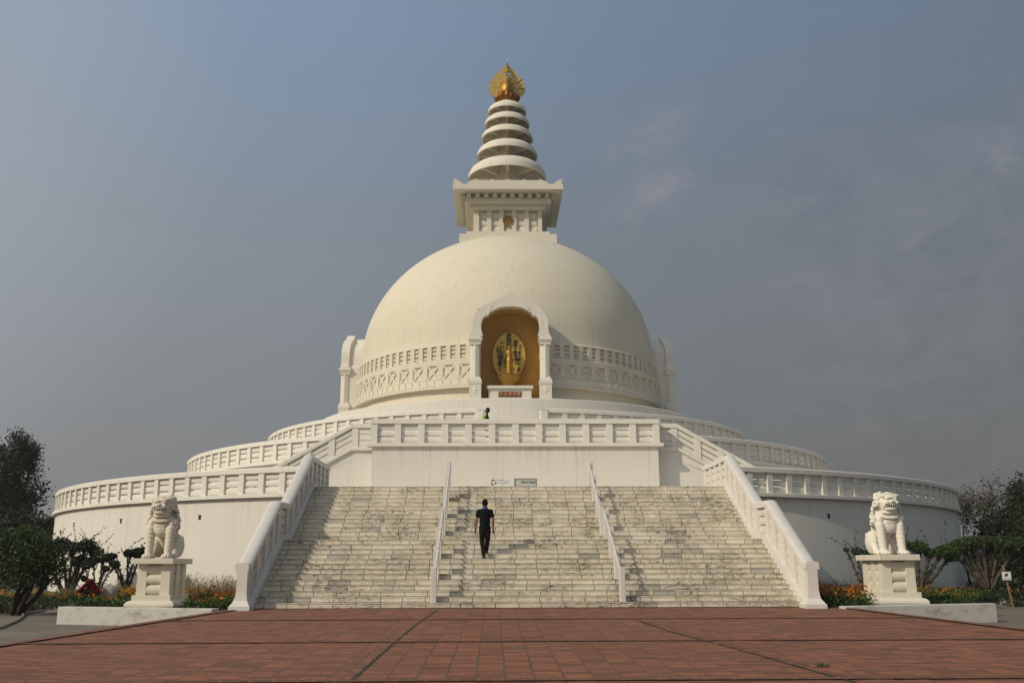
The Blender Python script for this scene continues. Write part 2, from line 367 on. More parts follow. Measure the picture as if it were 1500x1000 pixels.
# hidden inner flight up to the top terrace
b=MB()
for k in range(12): b.box(-1.5,1.5,-17.9+k*.28,-14.3,F2+k*.138,F2+(k+1)*.138)
b.build('upper_flight','wall',pag)
# drum under the dome
b=MB(); b.lathe([(11.82,F3-.05),(11.82,9.42),(11.78,9.455),(9.2,9.455)],160); o=b.build('drum','wall',pag); smooth_angle(o)
# dome band: stacked relief
b=MB(); b.lathe([(9.42,9.45),(9.42,10.46),(9.76,10.46),(9.76,10.54),(9.70,10.58),(9.66,10.97),(9.60,10.99),(9.56,11.78),(9.66,11.80),(9.66,12.08),(9.60,12.12),(9.36,12.13),(9.36,12.86),(9.55,12.88),(9.55,12.95),(9.50,13.0),(9.28,13.02)],240)
N=103
for i in range(N):
    a=2*math.pi*i/N; T=Matrix.Rotation(a,4,'Z'); b.box(-.135,.135,-9.545,-9.3,12.11,12.885,T)
hh=.243
for k in range(3):
    zc=12.13+hh*(k+.5); prof=[(9.37+.12*math.cos(t),zc+(hh/2-.012)*math.sin(t)) for t in [-math.pi/2+math.pi*i/5 for i in range(6)]]
    b.lathe(prof,180)
N=62
for i in range(N):
    a=2*math.pi*i/N; T=Matrix.Rotation(a,4,'Z'); w=2*math.pi*9.6/N
    b.box(-.13,.13,-9.665,-9.5,10.985,11.80,T)
    T=Matrix.Rotation(a+math.pi/N,4,'Z'); hw=w/2-.13-.0; z0,z1=11.0,11.79
    for s_ in (-1,1):
        dx=hw*2; dz=z1-z0; L=math.hypot(dx,dz); ux,uz=dx/L*s_,dz/L; px,pz=-uz*.055,ux*.055
        cx,cz=0,(z0+z1)/2; e=L/2
        yy=-9.64-(.004 if s_>0 else 0)
        b.prism([(cx-ux*e-px,cz-uz*e-pz),(cx+ux*e-px,cz+uz*e-pz),(cx+ux*e+px,cz+uz*e+pz),(cx-ux*e+px,cz-uz*e+pz)],yy,-9.5,T)
    b.box(-hw,hw,-9.63,-9.5,10.99,11.04,T); b.box(-hw,hw,-9.63,-9.5,11.75,11.80,T)
    for s_ in (-1,1): b.box(s_*hw-.04,s_*hw+.04,-9.628,-9.5,11.04,11.75,T)
N=124
for i in range(N):
    a=2*math.pi*i/N; T=Matrix.Rotation(a,4,'Z')
    b.prism([(-.20,10.62),(-.17,10.62),(.12,10.92),(.2,10.62),(.2,10.60),(-.2,10.60)],-9.72,-9.6,T)
def cut(b):
    keepf=[f for f in b.f if not (lambda c:(abs(c[0])<1.72 and c[1]<0 and c[2]<14.97) or (abs(c[1])<1.72 and c[2]<14.3))([sum(b.v[i][k] for i in f)/len(f) for k in range(3)])]
    b.f=keepf; b.m=[0]*len(keepf)
cut(b); o=b.build('dome_band','band',pag); smooth_angle(o,25)
# dome
b=MB(); pr=[(9.36,12.98),(9.33,13.3)]
for i in range(0,49):
    t=math.pi/2*i/48; pr.append((9.304*math.cos(t)+1e-4,13.62+8.231*math.sin(t)))
b.lathe(pr,256); cut(b); b.build('dome','dome',pag,smooth=True)
# ---- harmika (square box) and its crest
b=MB(); b.box(-3.09,3.09,-3.09,3.09,20.2,21.51); b.box(-2.66,2.66,-2.66,2.66,21.51,21.83); b.box(-2.0,2.0,-2.0,2.0,21.83,23.44)
for r in range(4):
    T=Matrix.Rotation(r*math.pi/2,4,'Z')
    for i in range(6):
        x=-2.02+i*4.04/5; w=.17 if i in(0,5) else .15
        if i==5: continue
        b.box(x-w-(.03 if i==0 else 0),x+w,-2.22+(.003 if r%2 else 0),-1.95,21.83,23.44,T)
    for i in range(5):
        xa=-2.02+i*4.04/5+.15; xb=xa+.508
        for k in range(3):
            zc=21.86+.52*(k+.5); prof=[(-1.99-.10*math.cos(t),zc+.245*math.sin(t)) for t in [-math.pi/2+math.pi*j/6 for j in range(7)]]
            b.prism(prof,xa,xb,T,'x')
    for i in range(10):
        x=-2.52+i*5.04/9; b.box(x-.14,x+.14,-3.02,-2.75,24.10,24.37,T)
b.box(-2.457,2.457,-2.457,2.457,23.44,23.77); b.box(-2.783,2.783,-2.783,2.783,23.77,24.07); b.box(-2.6,2.6,-2.6,2.6,24.07,24.37)
b.box(-3.51,3.51,-3.51,3.51,24.37,24.70)
cr=[(-3.44,24.69),(-3.44,25.08),(-3.30,25.02),(-3.12,24.95),(-2.98,24.80),(-2.86,24.74),(-2.62,24.74),(-2.52,24.86),(-2.40,24.96),(-2.2,25.0)]
pts=list(cr)
for xb in (-2.06,-1.03,0,1.03,2.06): pts+=[(xb-.13,25.0),(xb-.06,25.05),(xb,25.085),(xb+.06,25.05),(xb+.13,25.0)]
pts+=[(-x,z) for x,z in cr[::-1]]
for r in range(4):
    T=Matrix.Rotation(r*math.pi/2,4,'Z'); d=.002*r
    # split in quads columns to keep it robust
    for (xa,za),(xb,zb) in zip(pts[1:-1],pts[2:-1]):
        if xb-xa>1e-4: b.prism([(xa,24.68),(xb,24.68),(xb,zb),(xa,za)],-3.46-d,-3.30,T)
b.build('square_chamber','spire',pag)
# small wheel emblem
b=MB(); cy=-2.30; cz=22.72
for r0,r1 in ((.33,.25),(.09,0.001)):
    b.add([(r*math.cos(t),y,cz+r*math.sin(t)) for y in (cy,cy+.05) for r in (r0,r1) for t in [2*math.pi*i/32 for i in range(32)]],
      [(i,(i+1)%32,32+(i+1)%32,32+i) for i in range(32)]+[(64+i,96+i,96+(i+1)%32,64+(i+1)%32) for i in range(32)]+[(i,64+i,64+(i+1)%32,(i+1)%32) for i in range(32)]+[(32+i,32+(i+1)%32,96+(i+1)%32,96+i) for i in range(32)])
for i in range(8):
    t=math.pi*i/4+.2; b.tube([(.05*math.cos(t),cy+.02,cz+.05*math.sin(t)),(.36*math.cos(t),cy+.02,cz+.36*math.sin(t))],.024,5)
b.build('wheel_emblem','golddark',pag)
# spire: shaft + five rings with ribs
b=MB(); b.lathe([(1.45,24.6),(1.1,28),(.72,31.9),(.01,31.9)],4); b.build('spire_shaft','spire',pag)
rings=[(2.66,26.42,27.33),(2.07,28.08,28.76),(1.77,29.36,29.92),(1.55,30.40,30.93),(1.33,31.33,31.83)]
for i,(Rr,z0,z1) in enumerate(rings):
    b=MB(); Rt=Rr*.80; h=z1-z0
    b.lathe([(Rr-.13,z0),(Rr,z0),(Rr*.985,z0+h*.35),(Rr*.93,z0+h*.68),(Rt+.02,z1-.02),(Rt-.1,z1),(Rt-.14,z1-.06),(Rr*.9-.13,z0+h*.6),(Rr-.15,z0+h*.3)],72,close=True)
    o=b.build('spire_ring','spire',pag); smooth_angle(o,40)
    b=MB()
    for k in range(8):
        b.arc([(.35,z1+.10),(.35,z1+.04),(Rt-.06,z1-.10),(Rt-.06,z1-.03)],R_(45*k+3),R_(45*k+42),6)
    for k in range(8):
        T=Matrix.Rotation(R_(45*k),4,'Z'); w=.05 if i else .07
        b.prism([(.35,z0+h*.15),(Rr-.1,z0+h*.10),(Rr*.93-.08,z0+h*.66),(Rt-.08,z1-.05),(.35,z1+.12)],-w,w,T)
    if i==4: b.lathe([(1.04,31.80),(1.04,31.84),(.75,31.98),(.6,32.12),(.001,32.12)],48)
    b.build('rib','spire',o)
# gold finial
fin=MB(); fin.lathe([(.001,31.95),(.42,31.98),(.45,32.1),(.60,32.25),(.80,32.45),(.70,32.62),(.3,32.7),(.001,32.7)],48)
for k in range(16):
    T=Matrix.Rotation(2*math.pi*k/16,4,'Z')
    P=[T@Vector(p) for p in ((-.13,-.50,32.08),(0,-.58,32.06),(.13,-.50,32.08),(-.17,-.78,32.40),(0,-.88,32.40),(.17,-.78,32.40),(-.10,-.84,32.60),(0,-.93,32.68),(.10,-.84,32.60))]
    fin.add(P,[(0,1,4,3),(1,2,5,4),(3,4,7,6),(4,5,8,7)])
finial=fin.build('lotus_finial','golddark',pag)
b=MB(); b.lathe([(.001,32.6),(.33,32.66),(.44,32.95),(.45,33.15),(.38,33.45),(.24,33.72),(.08,33.9),(.001,34.0)],32); b.build('gold_jewel','gold',finial,smooth=True)
out=[(35.30,.02),(35.05,.06),(34.78,.30),(34.62,.50),(34.52,.46),(34.34,.76),(34.25,.72),(34.06,1.0),(33.96,.95),(33.74,1.18),(33.62,1.12),(33.40,1.27),(33.26,1.20),(33.05,1.27),(32.92,1.18),(32.78,1.14),(32.66,.95)]
def hwid(z):
    for (za,wa),(zb,wb) in zip(out,out[1:]):
        if zb<=z<=za: return wb+(wa-wb)*(z-zb)/(za-zb)
    return 0
def keep(x,z):
    X=x
    if X>hwid(z) or z<32.68 or (z<32.9 and X<.55): return False
    cx,cz=0,33.2; r=math.hypot(X-cx,(z-cz)*.92); th=math.atan2(z-cz,X)
    if r<.40: return False
    if .48<r<.62: return (int(r*28)+int(th*14))%3>0
    if r<.72: return True
    if abs(th-.62)<.035 or abs(th-.05)<.03: return True
    k=int((th+1.0)*4.2); ph=((th+1.0)*4.2)%1.0-.5
    if (ph*.24)**2+((r-.88-.04*(k%2))*.75)**2<.0030: return False
    if r>.98 and (ph*.24-.05)**2+((r-1.10))**2<.0012: return False
    if z>34.2 and ((X-.16)**2+(z-34.42)**2<.008 or (X-.09)**2+(z-34.75)**2<.003): return False
    return True
b=MB(); s_=.032; th_=.03
cells=[(i,j) for i in range(1,44) for j in range(0,92) if keep((i+.5)*s_,32.45+(j+.5)*s_)]
cs=set(cells)
for k in range(4):
    T=Matrix.Rotation(k*math.pi/2,4,'Z')
    for i,j in cells:
        x0,x1=i*s_,(i+1)*s_; z0,z1=32.45+j*s_,32.45+(j+1)*s_
        v=[T@Vector((x,y,z)) for y in (-th_,th_) for x,z in ((x0,z0),(x1,z0),(x1,z1),(x0,z1))]
        f=[(0,1,2,3),(7,6,5,4)]
        if (i,j-1) not in cs: f.append((0,4,5,1))
        if (i+1,j) not in cs: f.append((1,5,6,2))
        if (i,j+1) not in cs: f.append((2,6,7,3))
        if (i-1,j) not in cs: f.append((3,7,4,0))
        b.add(v,f)
b.tube([(0,0,33.9),(0,0,35.55)],[.05,.015],6)
b.build('flame_plate','goldpale',finial,recalc=False)
b=MB()
for k in range(4):
    T=Matrix.Rotation(k*math.pi/2,4,'Z')
    for ang,L in ((.03,1.27),(.62,1.32)):
        b.tube([T@Vector((.78*math.cos(ang),-.03,33.2+.78*math.sin(ang))),T@Vector((L*math.cos(ang),-.03,33.2+L*math.sin(ang)))],.035,5)
b.tube([(0,-1.0,33.25),(0,-.9,33.75),(0,-.7,34.2),(0,-.4,34.65),(0,-.05,35.2)],.04,5)
b.build('flame_rod','golddark',finial)

# ---- niches
OUT=[(0,15.27),(.09,15.20),(.22,15.07),(.36,14.97),(.58,14.86),(.98,14.72),(1.38,14.50),(1.70,14.22),(1.90,13.90),(1.985,13.6),(2.03,13.05),(2.13,12.83)]
INN=[(0,14.43),(.42,14.40),(.74,14.30),(1.0,14.14),(1.15,14.01),(1.15,13.93),(1.30,13.92),(1.42,13.82),(1.51,13.62),(1.545,13.36),(1.52,13.1),(1.43,12.83)]
def sym(p): return [(-x,z) for x,z in p[:0:-1]]+p
def catm(p,sub=4): return p
NS=1.0227
def nz_(z): return 1.032+(z-1.032)*NS
OUT=[(x*NS,nz_(z)) for x,z in OUT]; INN=[(x*NS,nz_(z)) for x,z in INN]
def fine(p,m=5):
    o=[]
    for i in range(len(p)-1):
        p0=p[max(0,i-1)]; p1=p[i]; p2=p[i+1]; p3=p[min(len(p)-1,i+2)]
        for j in range(m):
            t=j/m; o.append(tuple(.5*((2*b_)+(-a_+c_)*t+(2*a_-5*b_+4*c_-d_)*t*t+(-a_+3*b_-3*c_+d_)*t**3) for a_,b_,c_,d_ in zip(p0,p1,p2,p3)))
    return o+[p[-1]]
def niche(rot,deep=True):
    b=MB(); b.strip(sym(fine(OUT)),sym(fine(INN)),-10.4,-9.9)
    fr=b.build('niche','niche',pag); fr.rotation_euler=(0,0,rot)
    b=MB(); so=[(x*.92,z-.25 if z>13.3 else z) for x,z in sym(fine(OUT,3))]; so=[(so[0][0],9.46)]+so+[(so[-1][0],9.46)]
    INB=[(0,14.78),(.42,14.76),(.74,14.68),(1.05,14.54),(1.2,14.46),(1.32,14.38),(1.42,14.28),(1.5,14.12),(1.57,13.9),(1.62,13.65),(1.62,13.4),(1.62,13.1)]
    si=sym(fine(INB,3)); si=[(si[0][0],9.46)]+si+[(si[-1][0],9.46)]
    b.strip(so,[(x*1.03,z+.02) for x,z in si],-9.92,-8.9 if deep else -8.2); o=b.build('niche_shell','niche',fr); smooth_angle(o,25)
    b=MB(); k=len(si); yb=-8.62
    b.add([(x,-9.91,z) for x,z in si]+[(x,yb,z) for x,z in si],[(i,i+1,k+i+1,k+i) for i in range(k-1)]+[tuple(range(k,2*k))]+[(0,k,2*k-1,k-1)])
    o=b.build('alcove','ochre',fr); smooth_angle(o,40)
    for s_ in (-1,1):
        b=MB(); x=s_*1.88; y=-10.12
        def sq(h,z0,z1,h2=None): b.frustum((x,y),(h,h),(h2 or h,h2 or h),z0,z1)
        Z=lambda z:nz_(z)
        sq(.35,9.455,Z(9.5)); sq(.32,Z(9.5),Z(10.26)); sq(.35,Z(10.26),Z(10.42)); sq(.34,Z(10.42),Z(10.5),.31); sq(.31,Z(10.5),Z(10.63),.25)
        b.lathe([(.28,Z(10.60)),(.28,Z(12.42))],8,(x,y)); sq(.29,Z(12.36),Z(12.50)); sq(.32,Z(12.50),Z(12.60),.34); sq(.37,Z(12.60),Z(12.69)); sq(.34,Z(12.69),Z(12.75),.32); sq(.31,Z(12.75),Z(12.83))
        b.add([(x-.2,y-.321,Z(9.95)),(x,y-.321,Z(9.68)),(x+.2,y-.321,Z(9.95)),(x,y-.321,Z(10.2)),(x,y-.355,Z(9.95))],[(0,1,4),(1,2,4),(2,3,4),(3,0,4)])
        b.build('column','niche',fr)
    return fr
niche(0); niche(math.pi/2); niche(-math.pi/2)
# drain holes in the lower wall
for ph in (-51.2,-40.1,-28.87,28.87,40.1,51.5):
    b=MB(); T=Matrix.Rotation(R_(ph),4,'Z'); b.box(-.055,.055,-25.512,-25.4,2.82,2.97,T); b.box(-.085,.085,-25.53,-25.42,2.97,2.995,T); b.build('drain_hole','hole',pag)
# ================================================================== STAIRCASE
stairs=empty('staircase',(0,0,0)); tag(stairs,'wide pale marble staircase rising from the brick plaza to the white shrine','staircase')
def step_y(k): return -35.16+(k-1)*.26+(.90 if k>13 else 0)
def step_z(k): return k*.137 if k<14 else 1.781+(k-13)*.1434
b=MB(); tone=[]; grey=[]
def blk(x0,x1,y0,y1,z0,z1,t,g): b.box(x0,x1,y0,y1,z0,z1); tone.extend([t]*6); grey.extend([g]*6)
for k in range(1,27):
    y=step_y(k); z=step_z(k); zp=step_z(k-1) if k>1 else 0; yn=step_y(k+1) if k<26 else -27.2
    off=random.choice((0,0,0,0,0,.29))+random.uniform(-.03,.03); js=[-6.9]
    q=-6.9+.2+off
    while q<6.75:
        js.append(q+random.gauss(0,.018)); q+=.585
        if random.random()<.05: js.append(js[-1]+.25)
    js.append(6.9)
    for x,x1 in zip(js,js[1:]):
        t=min(1,max(0,random.gauss(.62,.22))); g=1 if random.random()<.035 else 0
        blk(x+.008,x1-.008,y,y+.03,zp+.012,z-.031,t,g); t2=min(1,max(0,t+random.gauss(0,.1)))
        blk(x+.004,x1-.004,y-.008,yn+.03,z-.022,z,t2,g)
o=b.build('step','step',stairs,attrs={'tone':tone,'grey':grey})
b=MB(); poly=[(step_y(1)+.012,-.1)]
for k in range(1,27):
    y=step_y(k)+.012; z=step_z(k)-.02; poly+=[(y,z)]; 
    if k<26: poly+=[(step_y(k+1)+.012,z)]
poly+=[(-27.0,3.62),(-27.0,-.1)]
b.prism(poly,-6.9,6.9,axis='x'); b.build('step_core','marbledark',stairs)
b=MB(); b.box(-7.38,7.38,-27.6,-18.8,-.2,F1-.012); b.build('landing','wall',stairs)
P=[(-35.62,1.13),(-35.36,1.13),(-32.3,2.875),(-31.05,2.90),(-27.75,4.70),(-24.35,4.70)]
def zat(y):
    for (a,za),(c,zc) in zip(P,P[1:]):
        if a<=y<=c: return za+(zc-za)*(y-a)/(c-a)
for sg in (-1,1):
    X=lambda a,c:(sg*a,sg*c) if sg>0 else (sg*c,sg*a)
    # cap with a rounded back
    b=MB(); k=9; sec=[(-.17,-.20),(-.17,-.05),(-.13,-.015),(-.05,0),(.05,0),(.13,-.015),(.17,-.05),(.17,-.20)]
    v=[(sg*7.15+dx,y,z+dz) for y,z in P for dx,dz in sec]; n=len(sec)
    f=[(i*n+j,i*n+(j+1)%n,(i+1)*n+(j+1)%n,(i+1)*n+j) for i in range(len(P)-1) for j in range(n)]+[tuple(range(n))[::-1],tuple((len(P)-1)*n+j for j in range(n))]
    b.add(v,f); par=b.build('parapet','trimgrey',stairs); smooth_angle(par,30)
    b=MB(); lo=[(y,z-.96) for y,z in P[1:]]; x0,x1=X(6.902,7.4)
    b.prism(lo+[(-24.35,-.2),(-35.36,-.2)],x0,x1,axis='x')
    b.build('curb','trimgrey',par)
    b=MB()
    for q in range(3):
        c=.20+.255*(q+.5)-.0
        for hh_,dx in ((.118,.06),(.095,.085),(.05,.095)):
            b.prism([(y,z-c+hh_) for y,z in P[1:]]+[(y,z-c-hh_) for y,z in P[:0:-1]],sg*7.15-dx,sg*7.15+dx,axis='x')
    b.build('log_rail','trimgrey',par)
    ys=[-34.55+.78*i for i in range(3)]+[-32.3,-31.25]+[-30.5+.72*i for i in range(4)]+[-27.72,-26.95,-26.15,-25.35,-24.5]
    for y in ys:
        b=MB(); w=.11 if y not in(-32.3,-27.72) else .14; b.prism([(y-w,zat(y-w)-.198),(y+w,zat(y+w)-.198),(y+w,zat(y+w)-1.02),(y-w,zat(y-w)-1.02)],sg*7.15-.15,sg*7.15+.15,axis='x'); b.build('post','trimgrey',par)
    b=MB(); c=(sg*7.13,-35.49); b.box(c[0]-.26,c[0]+.26,-35.78,-35.2,-.02,.085); b.frustum(c,(.25,.27),(.16,.15),.085,.22); b.frustum(c,(.16,.15),(.13,.13),.22,.42); b.box(c[0]-.13,c[0]+.13,c[1]-.13,c[1]+.13,.42,.932)
    b.build('newel','trimgrey',par)
for sg,lab in ((-1,'left of the two slim handrails on the marble stairs, the one beside the climbing person'),(1,'right of the two slim handrails on the marble stairs')):
    h=empty('handrail',(sg*2.41,-35.0,0)); tag(h,lab,'handrail','handrails on the staircase')
    ks=[1,5,9,13,14,18,22,26]; tops=[]
    for k in ks:
        y=step_y(k)+ (.11 if k!=13 else .15)+(.03 if k==14 else 0); z=step_z(k); b=MB(); b.box(-.072,.072,y+35-.07,y+35+.09,z-.002,z+.86)
        o=b.build('post','trimgrey',h); q=o.modifiers.new('b','BEVEL'); q.width=.008
        tops.append((0,y+35,z+.78))
    for i in range(7):
        if ks[i]==13: continue
        b=MB(); a,c=Vector(tops[i]),Vector(tops[i+1]); e=(c-a).normalized()
        b.tube([a+Vector((sg*-.045,0,.0)),c+Vector((sg*-.045,0,0))],.032,10); b.build('rail','steel',h,smooth=False)

# signs on the landing
def text(body,size,loc,mt,parent,name,rot=(math.pi/2,0,0),ext=.002,ax='CENTER',sx=1,bold=0,collect=None):
    cu=bpy.data.curves.new(name,'FONT'); cu.body=body; cu.size=size; cu.align_x=ax; cu.align_y='CENTER'; cu.extrude=ext; cu.offset=bold; cu.resolution_u=3
    o=bpy.data.objects.new(name,cu); COL.objects.link(o); bpy.context.view_layer.update()
    me=bpy.data.meshes.new_from_object(o.evaluated_get(bpy.context.evaluated_depsgraph_get())); bpy.data.objects.remove(o)
    T=Matrix.Translation(loc)@Euler(rot).to_matrix().to_4x4()@Matrix.Diagonal((sx,1,1,1)); me.transform(T)
    if collect is not None:
        collect.add([tuple(v.co) for v in me.vertices],[tuple(p.vertices) for p in me.polygons]); return
    me.materials.clear(); me.materials.append(M[mt]); o=bpy.data.objects.new(name,me); COL.objects.link(o); o.parent=parent; return o
s1=empty('notice_board',(-.64,-26.8,F1)); tag(s1,'flat white notice board with round arrow symbol standing on the landing','sign')
b=MB(); b.box(-.40,.40,-.02,.02,.09,.335); o=b.build('board','signwhite',s1)
b=MB(); b.box(-.37,-.34,-.015,.015,-.03,.09); b.box(.34,.37,-.015,.015,-.03,.09); b.build('leg','signframe',s1)
b=MB()
for k in range(3):
    a0=k*2*math.pi/3+.3; r=.08
    p=[(-.25+r*math.cos(a0+t*1.4/8),-.022,.215+r*math.sin(a0+t*1.4/8)) for t in range(9)]; b.tube(p,.009,5)
    e=p[-1]; ta=a0+1.4; d=(-math.sin(ta),math.cos(ta)); nrm=(math.cos(ta),math.sin(ta))
    b.add([(e[0]+nrm[0]*.035,-.028,e[2]+nrm[1]*.035),(e[0]-nrm[0]*.035,-.028,e[2]-nrm[1]*.035),(e[0]+d[0]*.06,-.028,e[2]+d[1]*.06)],[(0,1,2)])
b.build('arrow_symbol','ink',s1)
b=MB()
for z,x0,x1,h in ((.295,-.13,.10,.016),(.268,-.06,.33,.008),(.21,-.09,.33,.010),(.185,-.09,.33,.008),(.135,.02,.14,.012)):
    x=x0
    while x<x1: w=random.uniform(.012,.04); b.box(x,min(x+w,x1),-.0225,-.02,z-h/2,z+h/2); x+=w+.012
b.build('lettering','ink',s1)
s2=empty('silence_sign',(.225,-26.8,F1)); tag(s2,'grey framed silence please sign beside the arrow notice on the landing','sign')
b=MB(); b.box(-.36,.36,-.012,.02,.11,.325); b.build('board','signgreen',s2)
b=MB(); b.box(-.40,.40,-.03,.025,.315,.35); b.box(-.40,.40,-.03,.025,.085,.112); b.box(-.40,-.345,-.028,.023,.112,.315); b.box(.345,.40,-.028,.023,.112,.315); b.box(-.39,-.36,-.02,.015,-.03,.085); b.box(.36,.39,-.02,.015,-.03,.085); b.build('frame','signframe',s2)
text('SILENCE PLEASE',.105,(.085,-.016,.215),'ink',s2,'lettering',sx=.68,bold=.002)
b=MB(); b.tube([(-.25+.03*math.cos(t),-.016,.215+.05*math.sin(t)) for t in [i*.6 for i in range(11)]],.004,4); b.build('faint_symbol','steel',s2)

# ================================================================== figures
def V(*a): return Vector(a)
def hand(b,w,d,side,curl=.35,s=1.0,up=None):
    """palm + four fingers + thumb. w wrist, d direction, side = lateral direction to the thumb"""
    d=Vector(d).normalized(); t=Vector(side).normalized(); t=(t-d*t.dot(d)).normalized(); nrm=d.cross(t)
    w=Vector(w); b.ball(w+d*.045*s,(.036*s,.036*s,.036*s),8,6)
    for i,(o,L) in enumerate(((.027,.075),(.009,.083),(-.009,.077),(-.026,.06))):
        a=w+d*.06*s+t*o*s; m1=a+d*L*.5*s+nrm*.006; e=m1+(d*math.cos(curl)+nrm*math.sin(curl))*L*.5*s
        b.cap(w+d*.02*s+t*o*.8*s,a,.013*s,.011*s,6); b.tube([a,m1,e],[.010*s,.009*s,.007*s],6); b.ball(e,.007*s,6,5)
    a=w+d*.025*s+t*.022*s; m1=a+(d*.6+t*.8)*.03*s; e=m1+(d*.9+t*.35)*.03*s; b.tube([a,m1,e],[.014*s,.011*s,.008*s],6); b.ball(e,.008*s,6,5)
def figure(root,J,face,mats,sleeve=.55,vox=.008,s=1.0,robe=False,hair=True,scarf=False):
    """one continuous body; clothes, hair, shoes as children"""
    g=lambda k:Vector(J[k]); face=Vector(face).normalized(); lat=face.cross(V(0,0,1)).normalized()
    up=(g('head')-g('neck')).normalized()
    b=MB(); H=g('head')
    Rm=Matrix((lat,face,lat.cross(face))).transposed()
    b.ball(H,(.075*s,.09*s,.108*s),16,12,Rm); b.ball(H+face*.035*s-up*.05*s,(.055*s,.06*s,.06*s),12,8,Rm)
    b.ball(H+face*.098*s-up*.012*s,(.012*s,.02*s,.022*s),8,6,Rm)
    for q in (-1,1): 
        b.ball(H+lat*q*.077*s-up*.008*s,(.012*s,.02*s,.03*s),8,6,Rm); b.ball(H+lat*q*.03*s+face*.082*s+up*.012*s,(.014*s,.012*s,.009*s),8,6)
    b.ball(H+face*.088*s-up*.05*s,(.024*s,.012*s,.009*s),8,6,Rm)
    b.cap(g('neck')-up*.04*s,H-up*.05*s,.055*s,.05*s)
    b.cap(g('pelvis'),g('chest'),.10*s,.10*s); b.ball(g('chest')+V(0,0,.04)*s,(.16*s,.10*s,.15*s),14,10,Rm); b.ball(g('pelvis'),(.145*s,.11*s,.12*s),14,10,Rm)
    for q in 'LR':
        b.cap(g('neck')-up*.06*s,g('sh'+q),.05*s,.055*s); b.cap(g('sh'+q),g('el'+q),.050*s,.040*s); b.cap(g('el'+q),g('wr'+q),.040*s,.027*s)
        hd=(g('wr'+q)-g('el'+q)).normalized(); hand(b,g('wr'+q),J.get('hd'+q,hd),J.get('th'+q,face),s=s)
        b.cap(g('hip'+q),g('kn'+q),.078*s,.057*s); b.cap(g('kn'+q),g('an'+q),.056*s,.036*s)
        ft=Vector(J.get('ft'+q,face)).normalized(); b.cap(g('an'+q)-V(0,0,.04*s),g('an'+q)+ft*.15*s-V(0,0,.055*s),.036*s,.026*s)
    o=b.build('body',mats['skin'],root); sculpt(o,vox,2,.4)
    if robe: return o
    b=MB(); mid=g('pelvis').lerp(g('chest'),.5); b.ball(g('chest')+V(0,0,.02)*s,(.178*s,.125*s,.19*s),14,10,Rm); b.ball(mid,(.158*s,.128*s,.20*s),14,10,Rm); b.cap(g('pelvis'),g('chest'),.126*s,.128*s); b.ball(g('pelvis')+V(0,0,.0),(.160*s,.122*s,.13*s),14,10,Rm)
    for q in 'LR':
        b.cap(g('neck')-up*.055*s,g('sh'+q)-up*.012*s,.066*s,.064*s); b.cap(g('chest')+V(0,0,.06)*s,g('sh'+q)-up*.03*s,.10*s,.066*s); e=g('sh'+q).lerp(g('el'+q),sleeve) if sleeve<=1 else g('el'+q); b.cap(g('sh'+q)-up*.012*s,e,.060*s,.062*s)
        if sleeve>1: b.cap(g('el'+q),g('el'+q).lerp(g('wr'+q),.85),.052*s,.042*s)
    o=b.build('shirt',mats['shirt'],root); sculpt(o,vox,2,.4)
    b=MB(); b.ball(g('pelvis')-V(0,0,.03),(.150*s,.115*s,.12*s),14,10,Rm)
    for q in 'LR': b.cap(g('hip'+q)*1.0,g('kn'+q),.088*s,.074*s); b.cap(g('kn'+q),g('an'+q)+V(0,0,.02),.071*s,.052*s)
    o=b.build('trousers',mats['pants'],root); sculpt(o,vox,2,.4)
    for q in 'LR':
        ft=Vector(J.get('ft'+q,face)).normalized(); b=MB(); b.cap(g('an'+q)-V(0,0,.038*s)-ft*.02,g('an'+q)+ft*.17*s-V(0,0,.048*s),.046*s,.035*s); b.cap(g('an'+q)-V(0,0,.03*s),g('an'+q)+V(0,0,.01),.046*s,.044*s)
        o=b.build('shoe','shoe',root); sculpt(o,vox,1,.4)
    if hair:
        b=MB(); b.ball(H+up*.018*s-face*.012*s,(.086*s,.10*s,.108*s),16,12,Rm)
        for i in range(60):
            a=rng.normal(size=3); a/=np.linalg.norm(a); a=Vector(a)
            if a.dot(face)>.35 and a.dot(up)<.35 or a.dot(up)<-.35: continue
            b.ball(H+up*.02*s-face*.012*s+(lat*a.dot(lat)*.078+face*a.dot(face)*.09+up*a.dot(up)*.10)*s,.016*s,6,5)
        # open the face again by cutting the part in front
        b.v=[tuple(Vector(p)-face*max(0,(Vector(p)-H).dot(face)-.045*s)*(.9 if (Vector(p)-H).dot(up)<.06*s else .1)) for p in b.v]
        o=b.build('hair','hair',root); sculpt(o,.007,1,.4)
    if scarf:
        b=MB(); N_=g('neck'); 
        for j in range(3): b.tube([N_+up*(-.02+.026*j+.012*math.sin(2*t+j))*s+(lat*math.cos(t)+face*math.sin(t))*(.066-.006*j)*s for t in [i*math.pi/8 for i in range(17)]],.021*s,8)
        o=b.build('scarf','scarf',root); sculpt(o,.008,2,.4)
